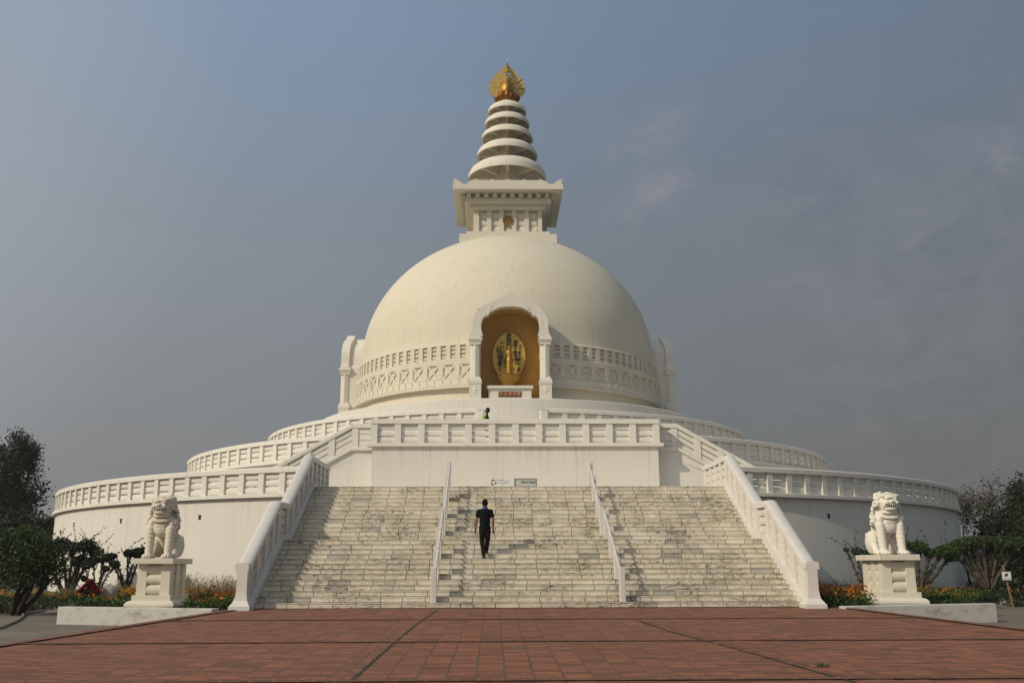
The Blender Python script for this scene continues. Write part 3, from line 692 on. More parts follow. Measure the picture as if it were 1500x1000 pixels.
# climbing person
pz=step_z(9); w=empty('person',(-1.13,-32.98,pz)); tag(w,'person in black t-shirt, brown trousers and blue neck scarf climbing the stairs','person')
figure(w,dict(pelvis=(0,0,.86),chest=(0,.03,1.18),neck=(0,.045,1.37),head=(.0,.06,1.515),shL=(-.17,.03,1.31),shR=(.17,.03,1.31),elL=(-.235,-.01,1.04),elR=(.225,-.02,1.04),
  wrL=(-.265,.05,.80),wrR=(.235,.05,.80),hipL=(-.085,0,.83),hipR=(.085,.0,.83),knL=(-.075,.03,.46),knR=(.075,.10,.52),anL=(-.03,-.03,.085),anR=(.05,.16,.225),thL=(.5,.8,0),thR=(-.5,.8,0)),
  (0,1,0),dict(skin='skin',shirt='tee',pants='pants'),scarf=True)
w=empty('person',(-1.19,-20.95,F2-.02)); tag(w,'dark haired person in yellow vest, head and shoulders above the platform parapet','person')
figure(w,dict(pelvis=(0,0,.92),chest=(0,0,1.19),neck=(.02,.0,1.43),head=(.035,0,1.60),shL=(-.0,-.17,1.29),shR=(0,.17,1.29),elL=(0,-.22,1.12),elR=(0,.22,1.12),
  wrL=(.1,-.22,.9),wrR=(.1,.22,.9),hipL=(0,-.09,.90),hipR=(0,.09,.90),knL=(.02,-.09,.5),knR=(.02,.09,.5),anL=(0,-.09,.09),anR=(0,.09,.09)),
  (-.8,-.3,0),dict(skin='skindark',shirt='tee',pants='pants'))
b=MB(); b.ball(V(-.06,-.06,1.27),(.13,.14,.15),14,10); b.ball(V(-.05,-.04,1.10),(.14,.16,.2),14,10); o=b.build('vest','hivis',w); sculpt(o,.015,2)
# gardener crouching among the flowers
w=empty('person',(-12.75,-31,.0)); tag(w,'crouching person in a red shirt bent over the flower bed','person'); w.scale=(.88,.88,.88)
figure(w,dict(pelvis=(.24,0,.36),chest=(.02,0,.60),neck=(-.12,.0,.72),head=(-.22,-.02,.80),shL=(-.04,-.18,.66),shR=(-.04,.18,.66),elL=(-.22,-.22,.42),elR=(-.2,.22,.42),
  wrL=(-.44,-.16,.30),wrR=(-.42,.16,.30),hipL=(.22,-.10,.34),hipR=(.22,.10,.34),knL=(-.14,-.16,.40),knR=(-.12,.16,.40),anL=(.06,-.13,.09),anR=(.06,.13,.09)),
  (-1,0,-.25),dict(skin='skindark',shirt='red',pants='pants'),sleeve=1.2)
sk=MB(); sk.ball((0,0,.22),(.22,.18,.27),18,12); sk.ball((-.06,0,.4),(.12,.12,.12),12,8); sk.ball((-.1,.05,.1),(.2,.18,.14),12,8)
o=sk.build('sack','sack'); sculpt(o,.02,3,.5); o.location=(-12.3,-30.6,.03); tag(o,'pale rounded sack beside the crouching person in red','sack')

# ================================================================== golden statue in the front niche
al=empty('altar',(-.02,-9.62,9.46)); tag(al,'white marble altar block with dark red plaque under the golden statue','altar')
b=MB(); b.box(-1.24,1.24,-.62,.55,.79,.94); b.box(-1.15,1.15,-.5,.5,.0,.72); b.box(-1.19,1.19,-.56,.52,.72,.79); o=b.build('altar_block','niche',al); q=o.modifiers.new('b','BEVEL'); q.width=.012
b=MB(); b.box(-.61,.61,-.53,-.495,.34,.63); b.build('plaque','plaque',al)
text('利宮奉林蘭',.25,(0,-.533,.485),'letter',al,'lettering',sx=.93)
st_=empty('golden_statue',(-.05,-9.62,10.42)); tag(st_,'gilded standing figure with one arm raised before an inscribed oval shield','statue')
b=MB(); b.lathe([(.001,0),(.26,0),(.24,.05),(.30,.09),(.48,.25),(.60,.44),(.62,.55),(.55,.58),(.001,.60)],40)
for k in range(12):
    for (r0,r1,z0,z1,w,of) in ((.50,.72,.40,.66,.17,0),(.42,.56,.52,.74,.14,.5)):
        T=Matrix.Rotation(2*math.pi*(k+of)/12,4,'Z'); P_=[T@V(*p) for p in ((-w*.7,-r0,z0),(w*.7,-r0,z0),(w,-(r0+r1)/2-.02,z0+.12),(-w,-(r0+r1)/2-.02,z0+.12),(0,-r1,z1),(0,-r0-.10,z0+.02))]
        b.add(P_,[(0,5,3),(5,1,2),(3,5,4),(5,2,4)])
b.build('lotus_base','gold',st_,smooth=True)
def egg(t,s=1):
    z=math.sin(t); x=math.cos(t); zz=12.15+(1.45*z if z>0 else 1.45*z); xx=.93*x
    if z>0: xx*=(1-.16*z**3)
    else: xx*=(1-.22*abs(z)**2)
    return (xx*s,(zz-10.395-1.755)*s+1.755)
b=MB(); b.prism([egg(2*math.pi*i/64,1.04) for i in range(64)],.40,.52); b.build('shield_rim','golddark',st_)
b=MB(); b.prism([egg(2*math.pi*i/64,.965) for i in range(64)],.38,.41); b.build('shield','goldpale',st_)
b=MB()
J=dict(pelvis=(0,0,1.50),chest=(0,0,1.83),neck=(0,0,2.0),head=(0,-.02,2.14),shL=(-.17,0,1.93),shR=(.17,0,1.93),elL=(-.36,-.03,1.98),elR=(.24,-.02,1.66),
  wrL=(-.37,-.06,2.24),wrR=(.28,-.05,1.42),hipL=(-.08,0,1.46),hipR=(.08,0,1.46),knL=(-.08,-.01,1.06),knR=(.08,-.01,1.06),anL=(-.075,0,.72),anR=(.075,0,.72),thL=(1,0,0),thR=(-1,0,0))
for k in list(J):
    if k[:2]!='th': J[k]=tuple(Vector(J[k])+V(0,-.12,0))
figure(st_,J,(0,-1,0),dict(skin='gold'),robe=True,vox=.012,s=1.16)
b=MB(); g=lambda k:Vector(J[k])
b.tube([V(0,-.12,1.62),V(0,-.12,1.45),V(0,-.12,1.1),V(0,-.12,.70)],[.14,.17,.165,.165],16)
for i in range(12):
    a=2*math.pi*i/12; b.tube([V(.14*math.cos(a),-.12+.12*math.sin(a),1.45),V(.145*math.cos(a),-.12+.125*math.sin(a),1.0),V(.15*math.cos(a),-.12+.135*math.sin(a),.70)],[.015,.022,.028],6)
o=b.build('skirt','gold',st_); sculpt(o,.014,1)
b=MB(); b.ball(V(0,-.13,2.19),(.085,.095,.10),14,10); b.ball(V(0,-.12,2.29),(.04,.04,.045),10,8); o=b.build('hair_bun','golddark',st_,smooth=True)
# brushed writing on the shield
W_=MB()
def col_text(chars,x,z0,size,sx=1.0,dx=0):
    for i,c in enumerate(chars): text(c,size*random.uniform(.9,1.12),(x+dx*i+random.uniform(-.012,.012),.372,z0-i*size*.9),'ink',st_,'calligraphy',rot=(math.pi/2,random.uniform(-.12,.12),0),ext=.004,sx=sx,bold=.004,collect=W_)
col_text('南無妙法蓮華經',0,2.96,.29,1.0)
col_text('南無釋迦牟尼佛',-.37,2.50,.215,1.0,-.012); col_text('大慈大悲合掌',-.62,2.25,.20,1.0,.02); col_text('日本山',-.22,1.6,.19)
col_text('南無多寶如來',.36,2.60,.225); col_text('天下泰平國土',.62,2.35,.21,1,-.02); col_text('合掌',.52,1.1,.12); col_text('平和',.24,1.75,.2); col_text('立正',-.5,1.15,.15)
W_.build('calligraphy','ink',st_,recalc=False)
# ================================================================== guardian lions and pedestals
def pedestal(x,y,rz,label,sc,z0):
    r=empty('pedestal',(x,y,z0),rz); r.scale=sc; tag(r,label,'pedestal','pedestals under the guardian lions')
    W,D=.33,.52   # body half sizes
    b=MB(); b.frustum((0,0),(.50,.70),(.50,.70),0.1,.16); 
    pr=[(.50,.10),(.51,.14),(.50,.19),(.46,.235),(.41,.25)]
    for (h0,z0),(h1,z1) in zip(pr,pr[1:]): b.frustum((0,0),(h0,h0+.2),(h1,h1+.2),z0,z1)
    b.box(-.40,.40,-.60,.60,.25,.375); o=b.build('plinth','ped',r)
    b=MB(); b.box(-W+.06,W-.06,-D+.06,D-.06,.37,1.08); b.build('core','ped',r)
    for sx in (-1,1):
        for yy in (-D,D): 
            b=MB(); xx=sx*(W-.085); b.frustum((xx,yy-math.copysign(.105,yy)),(.10,.115),(.088,.11),.37,1.085); b.build('corner_post','ped',r)
        b=MB(); b.frustum((sx*(W-.05),0),(.055,.105),(.05,.10),.37,1.085); b.build('side_post','ped',r)
    b=MB()
    for k in range(3):
        zc=.375+.237*(k+.5); c=[(-D+.065-.075*math.cos(t),zc+.112*math.sin(t)) for t in [2*math.pi*i/14 for i in range(14)]]
        b.prism(c,-W+.16,W-.16,axis='x')
        for sx in (-1,1):
            c=[(sx*(W-.075)+sx*.05*sgp(math.cos(t),.6),zc+.108*sgp(math.sin(t),.7)) for t in [2*math.pi*i/14 for i in range(14)]]
            b.prism(c,-D+.12,D-.12)
    o=b.build('log_panel','ped',r); smooth_angle(o,40)
    b=MB(); b.box(-.425,.425,-.66,.66,1.085,1.215); o=b.build('top_slab','ped',r); q=o.modifiers.new('b','BEVEL'); q.width=.012; q.segments=2
    return r
def lion(x,y,z,rz,label,m,mirror,sc):
    r=empty('guardian_lion',(x,y,z),rz); r.scale=(sc,sc,sc); tag(r,label,'lion statue','guardian lion statues')
    b=MB(); mx=mirror
    B=lambda c,rr,nu=16,nv=12:b.ball((c[0]*mx,c[1],c[2]),rr,nu,nv)
    C=lambda a,c,ra,rb:b.cap((a[0]*mx,a[1],a[2]),(c[0]*mx,c[1],c[2]),ra,rb,14)
    # trunk
    C((0,.34,.26),(0,.08,.66),.215,.225); B((0,-.08,.74),(.275,.22,.25)); B((0,0,.90),(.245,.20,.2)); B((0,-.20,.62),(.19,.12,.18)); C((0,-.05,.78),(0,-.12,1.0),.20,.17)
    for s_ in (-1,1):
        B((s_*.215,-.16,.70),(.105,.13,.15)); C((s_*.215,-.22,.62),(s_*.205,-.27,.10),.098,.082)
        for zz in (.18,.27,.36,.45,.54):
            b.tube([((s_*.207+.094*math.cos(t))*mx,-.245-(.3-zz)*.05+.094*math.sin(t),zz+.02*math.cos(t)) for t in [i*math.pi/8 for i in range(17)]],.006,6)
        B((s_*.205,-.31,.055),(.105,.14,.06))
        for t in (-.068,-.023,.023,.068): B((s_*.205+t,-.43+abs(t)*.6,.045),(.026,.05,.042),10,8); B((s_*.205+t,-.475+abs(t)*.6,.025),(.012,.02,.02),8,6)
        B((s_*.215,.24,.27),(.125,.22,.25)); C((s_*.23,.10,.20),(s_*.235,-.02,.07),.09,.07); B((s_*.235,-.04,.055),(.085,.14,.055))
        for t in (-.05,0,.05): B((s_*.235+t,-.165,.04),(.024,.045,.036),8,6)
        for i in range(8):   # flame tufts on the haunch and foreleg
            B((s_*.23,.44-.0*i,.14+.045*i),(.03,.04,.026),8,6)
            B((s_*.225,-.15,.16+.05*i),(.025,.028,.022),8,6)
        # shoulder roundel
        for rr,q in ((.075,.016),(.04,.014)):
            b.tube([(s_*.31*mx,-.16+rr*math.cos(t),.76+rr*math.sin(t)) for t in [i*math.pi/8 for i in range(17)]],q,6)
        B((s_*.30,-.16,.76),(.03,.05,.05),8,6)
    # tail on the back
    C((0,.44,.2),(0,.52,.45),.06,.07); B((0,.50,.55),(.09,.08,.13))
    # head
    hy=-.19; B((0,hy,1.10),(.225,.215,.205),20,14); B((0,-.34,1.085),(.155,.13,.075)); B((0,-.33,.955),(.135,.12,.045)); B((0,-.25,.96),(.16,.10,.06)); B((0,-.46,1.115),(.055,.035,.035))
    for s_ in (-1,1):
        B((s_*.09,-.40,1.175),(.05,.035,.04)); C((s_*.03,-.41,1.205),(s_*.16,-.35,1.235),.03,.035); B((s_*.10,-.42,1.085),(.06,.045,.045)); C((s_*.13,-.36,1.04),(s_*.15,-.30,.97),.03,.03)
        B((s_*.19,-.08,1.235),(.05,.04,.065)); B((s_*.09,-.428,1.178),(.018,.014,.018),8,6)
        b.tube([(s_*.2*mx+.0,-.115+.035*math.cos(t),1.235+.04*math.sin(t)) for t in [i*math.pi/6 for i in range(13)]],.013,6)
    # brow / crown curls, mane curls
    rs=np.random.default_rng(5)
    for i in range(14):
        a=math.pi*(i+.5)/14; B((.19*math.cos(a),-.30+.03*abs(math.cos(a)),1.20+.09*math.sin(a)),(.03,.03,.03),8,6)
    def curl(p,q):
        B(tuple(p),(q,q,q),8,6)
    for row in range(9):                                 # rows of curls from the cheeks down over the shoulders
        t=row/8; zc=1.26-.62*t; cy=-.16+.06*t; rx=.205+.13*min(1,t*1.35)-.02*t*t; ry=.20+.08*t; n_=17
        for k in range(n_):
            a=math.pi*(-.16+1.32*(k+.5*(row%2))/n_)+rs.normal()*.04
            if t>.45 and math.sin(a)<0.0: continue
            curl((rx*math.cos(a),cy+ry*math.sin(a)*1.05,zc+rs.normal()*.01),rs.uniform(.034,.046))
    for k in range(16): curl((rs.uniform(-.14,.14),-.14+rs.uniform(-.1,.14),1.30+rs.uniform(-.02,.015)),.034)
    for row in range(5):                                 # spine tufts
        for dx in (-.08,0,.08): curl((dx,.17+.07*row,.74-.09*row),.04)
    for i in range(12):   # beard
        a=math.pi*i/11; B((.155*math.cos(a),-.27-.07*math.sin(a),.90-.02*math.sin(a)),(.025,.025,.04),8,6)
    # chest bib
    B((0,-.285,.58),(.09,.03,.07)); B((0,-.29,.69),(.13,.035,.06))
    body=b.build('lion_body',m,r); sculpt(body,.0095,1,.35)
    b=MB()
    for i in range(19):
        a=math.pi*(i/18); p=(.215*math.cos(a)*mx,-.19-.155*math.sin(a),.84-.07*math.sin(a)); b.ball(p,(.024,.024,.034),8,6)
    b.tube([(.215*math.cos(math.pi*i/18),-.185-.15*math.sin(math.pi*i/18),.875-.07*math.sin(math.pi*i/18)) for i in range(19)],.014,6)
    b.build('necklace',m,body,smooth=True)
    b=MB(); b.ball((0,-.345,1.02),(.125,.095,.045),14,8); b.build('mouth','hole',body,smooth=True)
    b=MB()
    for i in range(9):
        a=math.pi*(i+.5)/9; x_,y_=.118*math.cos(a),-.345-.10*math.sin(a)
        b.frustum((x_,y_),(.010,.010),(.012,.012),1.025,1.05); 
        if i in(1,7): b.frustum((x_,y_),(.004,.004),(.014,.014),.99,1.05)
        b.frustum((x_,y_+.01),(.010,.010),(.008,.008),.985,1.005)
    b.build('teeth','teeth',body)
    return r
pedestal(-9.56,-34.26,0,'pale carved stone pedestal under the weathered lion, left of the stairs',(1.22,1.22,1.08),-.063)
pedestal(9.55,-34.40,0,'pale carved stone pedestal under the bright white lion, right of the stairs',(1.25,1.25,1.117),-.067)
lion(-9.56,-34.32,1.246,R_(-3),'weathered greyish stone guardian lion seated on the pedestal left of the stairs','lion',1,1.22)
lion(9.55,-34.46,1.287,R_(3),'bright white stone guardian lion with open jaws seated right of the stairs','lionw',-1,1.23)
def pwall(p0,p1,zt,label,th=.3,z1=None):
    d=Vector((p1[0]-p0[0],p1[1]-p0[1])); L=d.length; a=math.atan2(d.y,d.x); b=MB(); b.prism([(0,-.6),(L,-.6),(L,z1 or zt),(0,zt)],0,th)
    o=b.build('planter_wall','planter'); o.location=(p0[0],p0[1],0); o.rotation_euler=(0,0,a)
    q=o.modifiers.new('b','BEVEL'); q.width=.02; q.segments=2
    tag(o,label,'low wall','low planter walls'); return o
pwall((-12.13,-34.4),(-7.72,-35.98),.045,'low stained white wall in front of the left lion pedestal')
pwall((7.75,-36.0),(11.9,-35.25),.045,'low stained white wall in front of the right lion pedestal',z1=.075)

# ================================================================== ground
SP=-.023
def pl(y): return SP*max(0,-35.16-y)
def gz(x,y):
    t=min(1,max(0,(y+22.5)/4)); t=t*t*(3-2*t); z=-.40+.36*t
    return min(z,pl(y)-.12) if y<-36 else z
xs=[-900,-300,-120,-60]+list(np.linspace(-40,40,33))+[60,120,300,900]
ys=[-400,-150,-90,-70]+list(np.linspace(-64,-20,45))+[-10,0,20,60,120,300,900]
b=MB(); b.add([(x,y,gz(x,y)) for y in ys for x in xs],[(j*len(xs)+i,j*len(xs)+i+1,(j+1)*len(xs)+i+1,(j+1)*len(xs)+i) for j in range(len(ys)-1) for i in range(len(xs)-1)])
tag(b.build('ground','soil',smooth=True),kind='structure')
# plaza: sloping brick sheet with a low edge
def edge(y): 
    t=(-35.4-y); return -7.44-.184*t, 7.97+.178*t
b=MB(); ysp=[-34.9,-36,-38,-41,-45,-50,-56,-64,-75]
v=[];f=[]
for y in ysp:
    l,r=edge(y); z=pl(y)
    v+=[(l-.02,y,z-.5),(l,y,z),(r,y,z),(r+.02,y,z-.5)]
for i in range(len(ysp)-1):
    for j in range(3): f.append((i*4+j,i*4+j+1,i*4+4+j+1,i*4+4+j))
b.add(v,f); tag(b.build('plaza','brick'),kind='structure')
b=MB(); b.box(-7.5,7.9,-35.14,-27,-.3,.0) ; tag(b.build('plaza_base','bedsoil'),kind='structure')
def strip2(pts,w,mt,lift,name='paving_band',jit=0):
    b=MB(); pts=[Vector(p) for p in pts]; q=[]
    n=60; P2=[]
    for a,c in zip(pts,pts[1:]):
        for i in range(n): P2.append(a.lerp(c,i/n))
    P2.append(pts[-1]); v=[]
    for i,p in enumerate(P2):
        d=(P2[min(i+1,len(P2)-1)]-P2[max(0,i-1)]).normalized(); nn=Vector((-d.y,d.x))*w/2
        j1=random.uniform(-jit,jit); j2=random.uniform(-jit,jit)
        for s_,j in ((-1,j1),(1,j2)): e=p+nn*s_+nn.normalized()*j; v.append((e.x,e.y,pl(e.y)+lift))
    b.add(v,[(2*i,2*i+1,2*i+3,2*i+2) for i in range(len(P2)-1)]); o=b.build(name,mt); tag(o,kind='structure'); return o
strip2([(-2.40,-35.3),(-2.62,-42),(-2.72,-48),(-2.9,-56),(-3.1,-64)],.30,'brickL',.004)
strip2([(-2.27,-36.1),(-2.45,-40),(-2.56,-46),(-2.62,-50),(-2.75,-58)],.035,'bedsoil',.008,'joint_gap',.018)
strip2([(2.35,-38.6),(2.60,-40.4),(3.25,-45),(3.9,-50),(4.9,-60)],.42,'brickL',.004)
strip2([(2.16,-39.4),(2.34,-41.6),(2.95,-45.4),(3.22,-47.6),(3.7,-51),(4.6,-60)],.05,'bedsoil',.008,'joint_gap',.03)
for y,sl in ((-38.75,.012),(-43.45,.01),(-48.05,.012),(-52.7,.01)):
    l,r=edge(y); strip2([(l+.1,y-.1),(0,y),(r-.1,y-.05)],.17,'brickT',.012)
    strip2([(l+.1,y-.2),(0,y-.10),(r-.1,y-.15)],.014,'bedsoil',.016,'joint_gap',.01)
for sg in (0,1):
    strip2([(edge(y)[sg]+(.16 if sg==0 else -.16),y) for y in (-35.3,-40,-46,-56,-70)],.24,'brickL',.02)
    strip2([(edge(y)[sg]+(.30 if sg==0 else -.30),y) for y in (-35.3,-40,-46,-56,-70)],.03,'bedsoil',.022,'joint_gap',.012)
# side paths of old concrete
def sheet(name,poly,z,mt,kind='structure'):
    b=MB(); b.add([(x,y,z+gz(x,y)) for x,y in poly],[tuple(range(len(poly)))]); return tag(b.build(name,mt),kind=kind)
def gridsheet(name,x0,x1,y0,y1,mt,lift,nx=10,ny=20,skew=lambda x,y:x):
    b=MB(); b.add([(skew(x0+(x1-x0)*i/nx,y0+(y1-y0)*j/ny),y0+(y1-y0)*j/ny,gz(0,y0+(y1-y0)*j/ny)+lift) for j in range(ny+1) for i in range(nx+1)],[(j*(nx+1)+i,j*(nx+1)+i+1,(j+1)*(nx+1)+i+1,(j+1)*(nx+1)+i) for j in range(ny) for i in range(nx)])
    return tag(b.build(name,mt,smooth=True),kind='structure')
gridsheet('path',-17.3,-6,-70,-24,'path',.012,ny=60); gridsheet('path',6,40,-70,-24.6,'path',.012,ny=60)
# raised planting beds
def bed(poly,z,name='planting_bed'):
    b=MB(); b.prism(poly,z-.6,z,axis='z'); return tag(b.build(name,'bedsoil'),kind='structure')
bed([(-12.0,-34.2),(-7.75,-35.8),(-7.45,-35.2),(-7.42,-24.2),(-11,-23),(-17.5,-19),(-14.9,-27)],.0)
bed([(7.8,-35.8),(11.8,-35.1),(13.4,-30),(18,-19),(11,-23),(7.42,-24.2),(7.42,-35.0)],.0)

# ================================================================== vegetation
def quads(P,size,asp=.5,up=0.0,rs=rng):
    n=len(P); a=rs.normal(size=(n,3)); a[:,2]+=up; a/=np.linalg.norm(a,axis=1)[:,None]
    c=rs.normal(size=(n,3)); c-=a*(c*a).sum(1)[:,None]; c/=np.linalg.norm(c,axis=1)[:,None]
    s=(size*rs.uniform(.6,1.3,n))[:,None]; L=a*s; W=c*s*asp
    return np.stack([P-L*.5,P+W*.5,P+L*.5,P-W*.5],1)
def qmesh(name,sets,parent=None):
    """sets: [(quads Nx4x3, material)]"""
    V_=np.concatenate([q.reshape(-1,3) for q,_ in sets]); n=len(V_)//4
    me=bpy.data.meshes.new(name); me.vertices.add(len(V_)); me.vertices.foreach_set('co',V_.ravel().astype(np.float32))
    me.loops.add(n*4); me.loops.foreach_set('vertex_index',np.arange(n*4,dtype=np.int32)); me.polygons.add(n)
    me.polygons.foreach_set('loop_start',np.arange(0,n*4,4,dtype=np.int32)); me.polygons.foreach_set('loop_total',np.full(n,4,dtype=np.int32))
    ms=[]
    for _,m_ in sets:
        if m_ not in ms: ms.append(m_); me.materials.append(M[m_])
    me.polygons.foreach_set('material_index',np.concatenate([np.full(len(q),ms.index(m_),dtype=np.int32) for q,m_ in sets]))
    me.update(calc_edges=True); o=bpy.data.objects.new(name,me); COL.objects.link(o)
    if parent: o.parent=parent
    return o
def inball(n,c,r,rs=rng,shell=.0):
    v=rs.normal(size=(n,3)); v/=np.linalg.norm(v,axis=1)[:,None]; t=(shell+(1-shell)*rs.random(n)**.5)[:,None] if shell else (rs.random(n)**(1/3))[:,None]
    return np.array(c)+v*t*np.array(r)
def grow(b,p,d,L,r,depth,tips,spread=.6,nb=3,up=.15,wob=.18,shrink=.72,seg=3):
    pts=[p]; q=Vector(p); dd=Vector(d).normalized()
    for i in range(seg):
        dd=(dd+Vector((random.gauss(0,wob),random.gauss(0,wob),random.gauss(0,wob)+up*.3))).normalized(); q=q+dd*L/seg; pts.append(q.copy())
    r1=r*.68; b.tube(pts,[r+(r1-r)*i/seg for i in range(seg+1)],6 if r>.05 else 4)
    if depth==0: tips.append((q.copy(),dd.copy())); return
    if depth<=2: tips.append((pts[-2].copy(),dd.copy()))
    if depth<=1: tips.append((pts[1].copy() if hasattr(pts[1],'copy') else Vector(pts[1]),dd.copy()))
    for k in range(nb if random.random()<.8 else nb-1):
        ax=dd.orthogonal().normalized(); ax.rotate(Matrix.Rotation(2*math.pi*(k+random.random()*.6)/nb,3,dd)); nd_=(dd+ax*random.uniform(.6,1.3)*spread+Vector((0,0,up))).normalized()
        grow(b,q,nd_,L*shrink*random.uniform(.8,1.15),r1*.8,depth-1,tips,spread,nb,up,wob,shrink,seg)
def tree(name,x,y,z,label,cat,H,trunkL,r,depth,leaf,n_leaf,lsize,crad,bark='bark',lean=(0,0,1),group=None,spread=.6,nb=3,up=.15,extra=None,flat=1,stems=1,shrink=.72,sx=.3,wob=.18,seed=0):
    rt=empty(name,(x,y,z)); tag(rt,label,cat,group); b=MB(); tips=[]; random.seed(int(abs(x*10))+seed)
    for s_ in range(stems):
        a=2*math.pi*(s_+random.random()*.5)/max(1,stems); l=Vector(lean)+ (Vector((math.cos(a),math.sin(a)*.6,0))*sx if stems>1 else Vector())
        grow(b,(0.06*math.cos(a)*(stems>1),0.05*math.sin(a)*(stems>1),-.1),l,trunkL,r,depth,tips,spread,nb,up,wob,shrink)
    zm=max(t[0].z for t in tips); k=H/zm if H else 1
    b.v=[(p[0]*k,p[1]*k,p[2]*k) for p in b.v]; b.build('trunk',bark,rt,smooth=True)
    T=np.array([tuple(t[0]*k) for t in tips])
    if extra is not None: T=np.concatenate([T,inball(extra[0],extra[1],extra[2],shell=.35)])
    idx=rng.integers(0,len(T),n_leaf); w=rng.random(len(T))**1.5; idx=rng.choice(len(T),n_leaf,p=w/w.sum())
    P=T[idx]+rng.normal(size=(n_leaf,3))*np.array([crad,crad,crad*flat])*.55
    qmesh('crown',[(quads(P,lsize,.55),leaf)],rt); return rt
# far trees
tree('tall_tree',-32.9,2,-.1,'tall dark airy tree at the left edge behind the terrace','tree',9.6,2.6,.24,5,'leafdark',13000,.18,.5,'barkdark',spread=.36,nb=3,up=.2,extra=(150,(.1,0,6.4),(2.9,2.4,3.1)),group='trees round the shrine')
tree('tall_tree',-36.5,6,-.1,'darker tree behind the tall airy tree at the far left','tree',7.4,2.0,.26,4,'leafdark',9000,.26,.85,'barkdark',spread=.7,group='trees round the shrine')
tree('low_tree',-25.2,-9,-.1,'low dark bushy tree under the tall tree at the left','tree',3.7,1.0,.16,4,'leafdark',9000,.16,.5,'barkdark',spread=.8,group='trees round the shrine')
tree('low_tree',-28.5,-8,-.1,'low dark bushy tree at the left edge behind the round bush','tree',3.6,1.0,.16,4,'leafdark',8000,.17,.55,'barkdark',spread=.8,group='trees round the shrine')
tree('bare_tree',28.2,-3,-.1,'thin half bare tree with dry reddish leaves beside the terrace at the right','tree',6.2,2.6,.13,4,'leafdry',1500,.16,.42,'bark',spread=.6,nb=3,up=.1,group='trees round the shrine')
tree('slim_tree',26.2,-5,-.1,'slim pale green tree close to the right end of the lower terrace','tree',5.2,2.2,.09,4,'leafdull',1900,.13,.33,'bark',spread=.3,nb=3,up=.3,group='trees round the shrine')
tree('broad_tree',28.9,-9,-.1,'broad dark green tree at the right edge of the scene','tree',5.4,1.3,.26,4,'leafdark',26000,.19,.6,'barkdark',spread=.7,nb=3,up=.05,extra=(420,(0,0,2.6),(4.0,2.5,2.7)),group='trees round the shrine')
tree('broad_tree',36.5,-6,-.1,'taller dark tree partly cut by the right edge','tree',7.4,1.6,.3,5,'leafdull',14000,.2,.8,'barkdark',spread=.85,nb=3,group='trees round the shrine')
tree('low_tree',26.6,-12.5,-.1,'low dark green bushy tree in front of the broad tree at the right','tree',3.3,.8,.14,4,'leafdark',12000,.13,.45,'barkdark',spread=.9,extra=(160,(.3,0,1.5),(2.6,1.5,1.5)),group='trees round the shrine')
tree('low_tree',23.6,-15.5,-.3,'low dull green bush right of the spreading pruned tree','tree',2.1,.5,.1,4,'leafdark',9000,.12,.4,'barkdark',spread=1.0,extra=(120,(0,0,1.0),(2.2,1.0,1.1)),group='trees round the shrine')
# the round bush at the left
rt=empty('round_bush',(-15.45,-29.6,-.42)); rt.scale=(1.13,1.1,.96); tag(rt,'dense round dark green bush on short thick stems at the left edge','bush')
b=MB(); tips=[]
for k in range(5): grow(b,(.1*math.cos(k*1.3),.08*math.sin(k*1.3),-.05),(.28*math.cos(k*1.3),.3*math.sin(k*1.3),1),1.0,.085,2,tips,.5,3,.2)
b.build('trunk','barkdark',rt,smooth=True)
P=np.concatenate([inball(1500,c,r,shell=.55) for c,r in (((0,0,1.75),(1.05,1.0,.95)),((-.7,0,1.6),(.8,.8,.75)),((.62,.1,1.5),(.62,.7,.6)),((.3,-.3,2.1),(.65,.6,.55)),((-.4,-.3,2.2),(.7,.6,.55)),((.05,-.5,1.5),(.8,.6,.7)),((-1.1,-.2,1.35),(.6,.6,.6)),((.55,-.35,1.75),(.5,.45,.5)),((0,0,2.45),(.5,.5,.35)))])
P+=rng.normal(size=P.shape)*.05
qmesh('crown',[(quads(P,.10,.5),'leafbush')],rt)
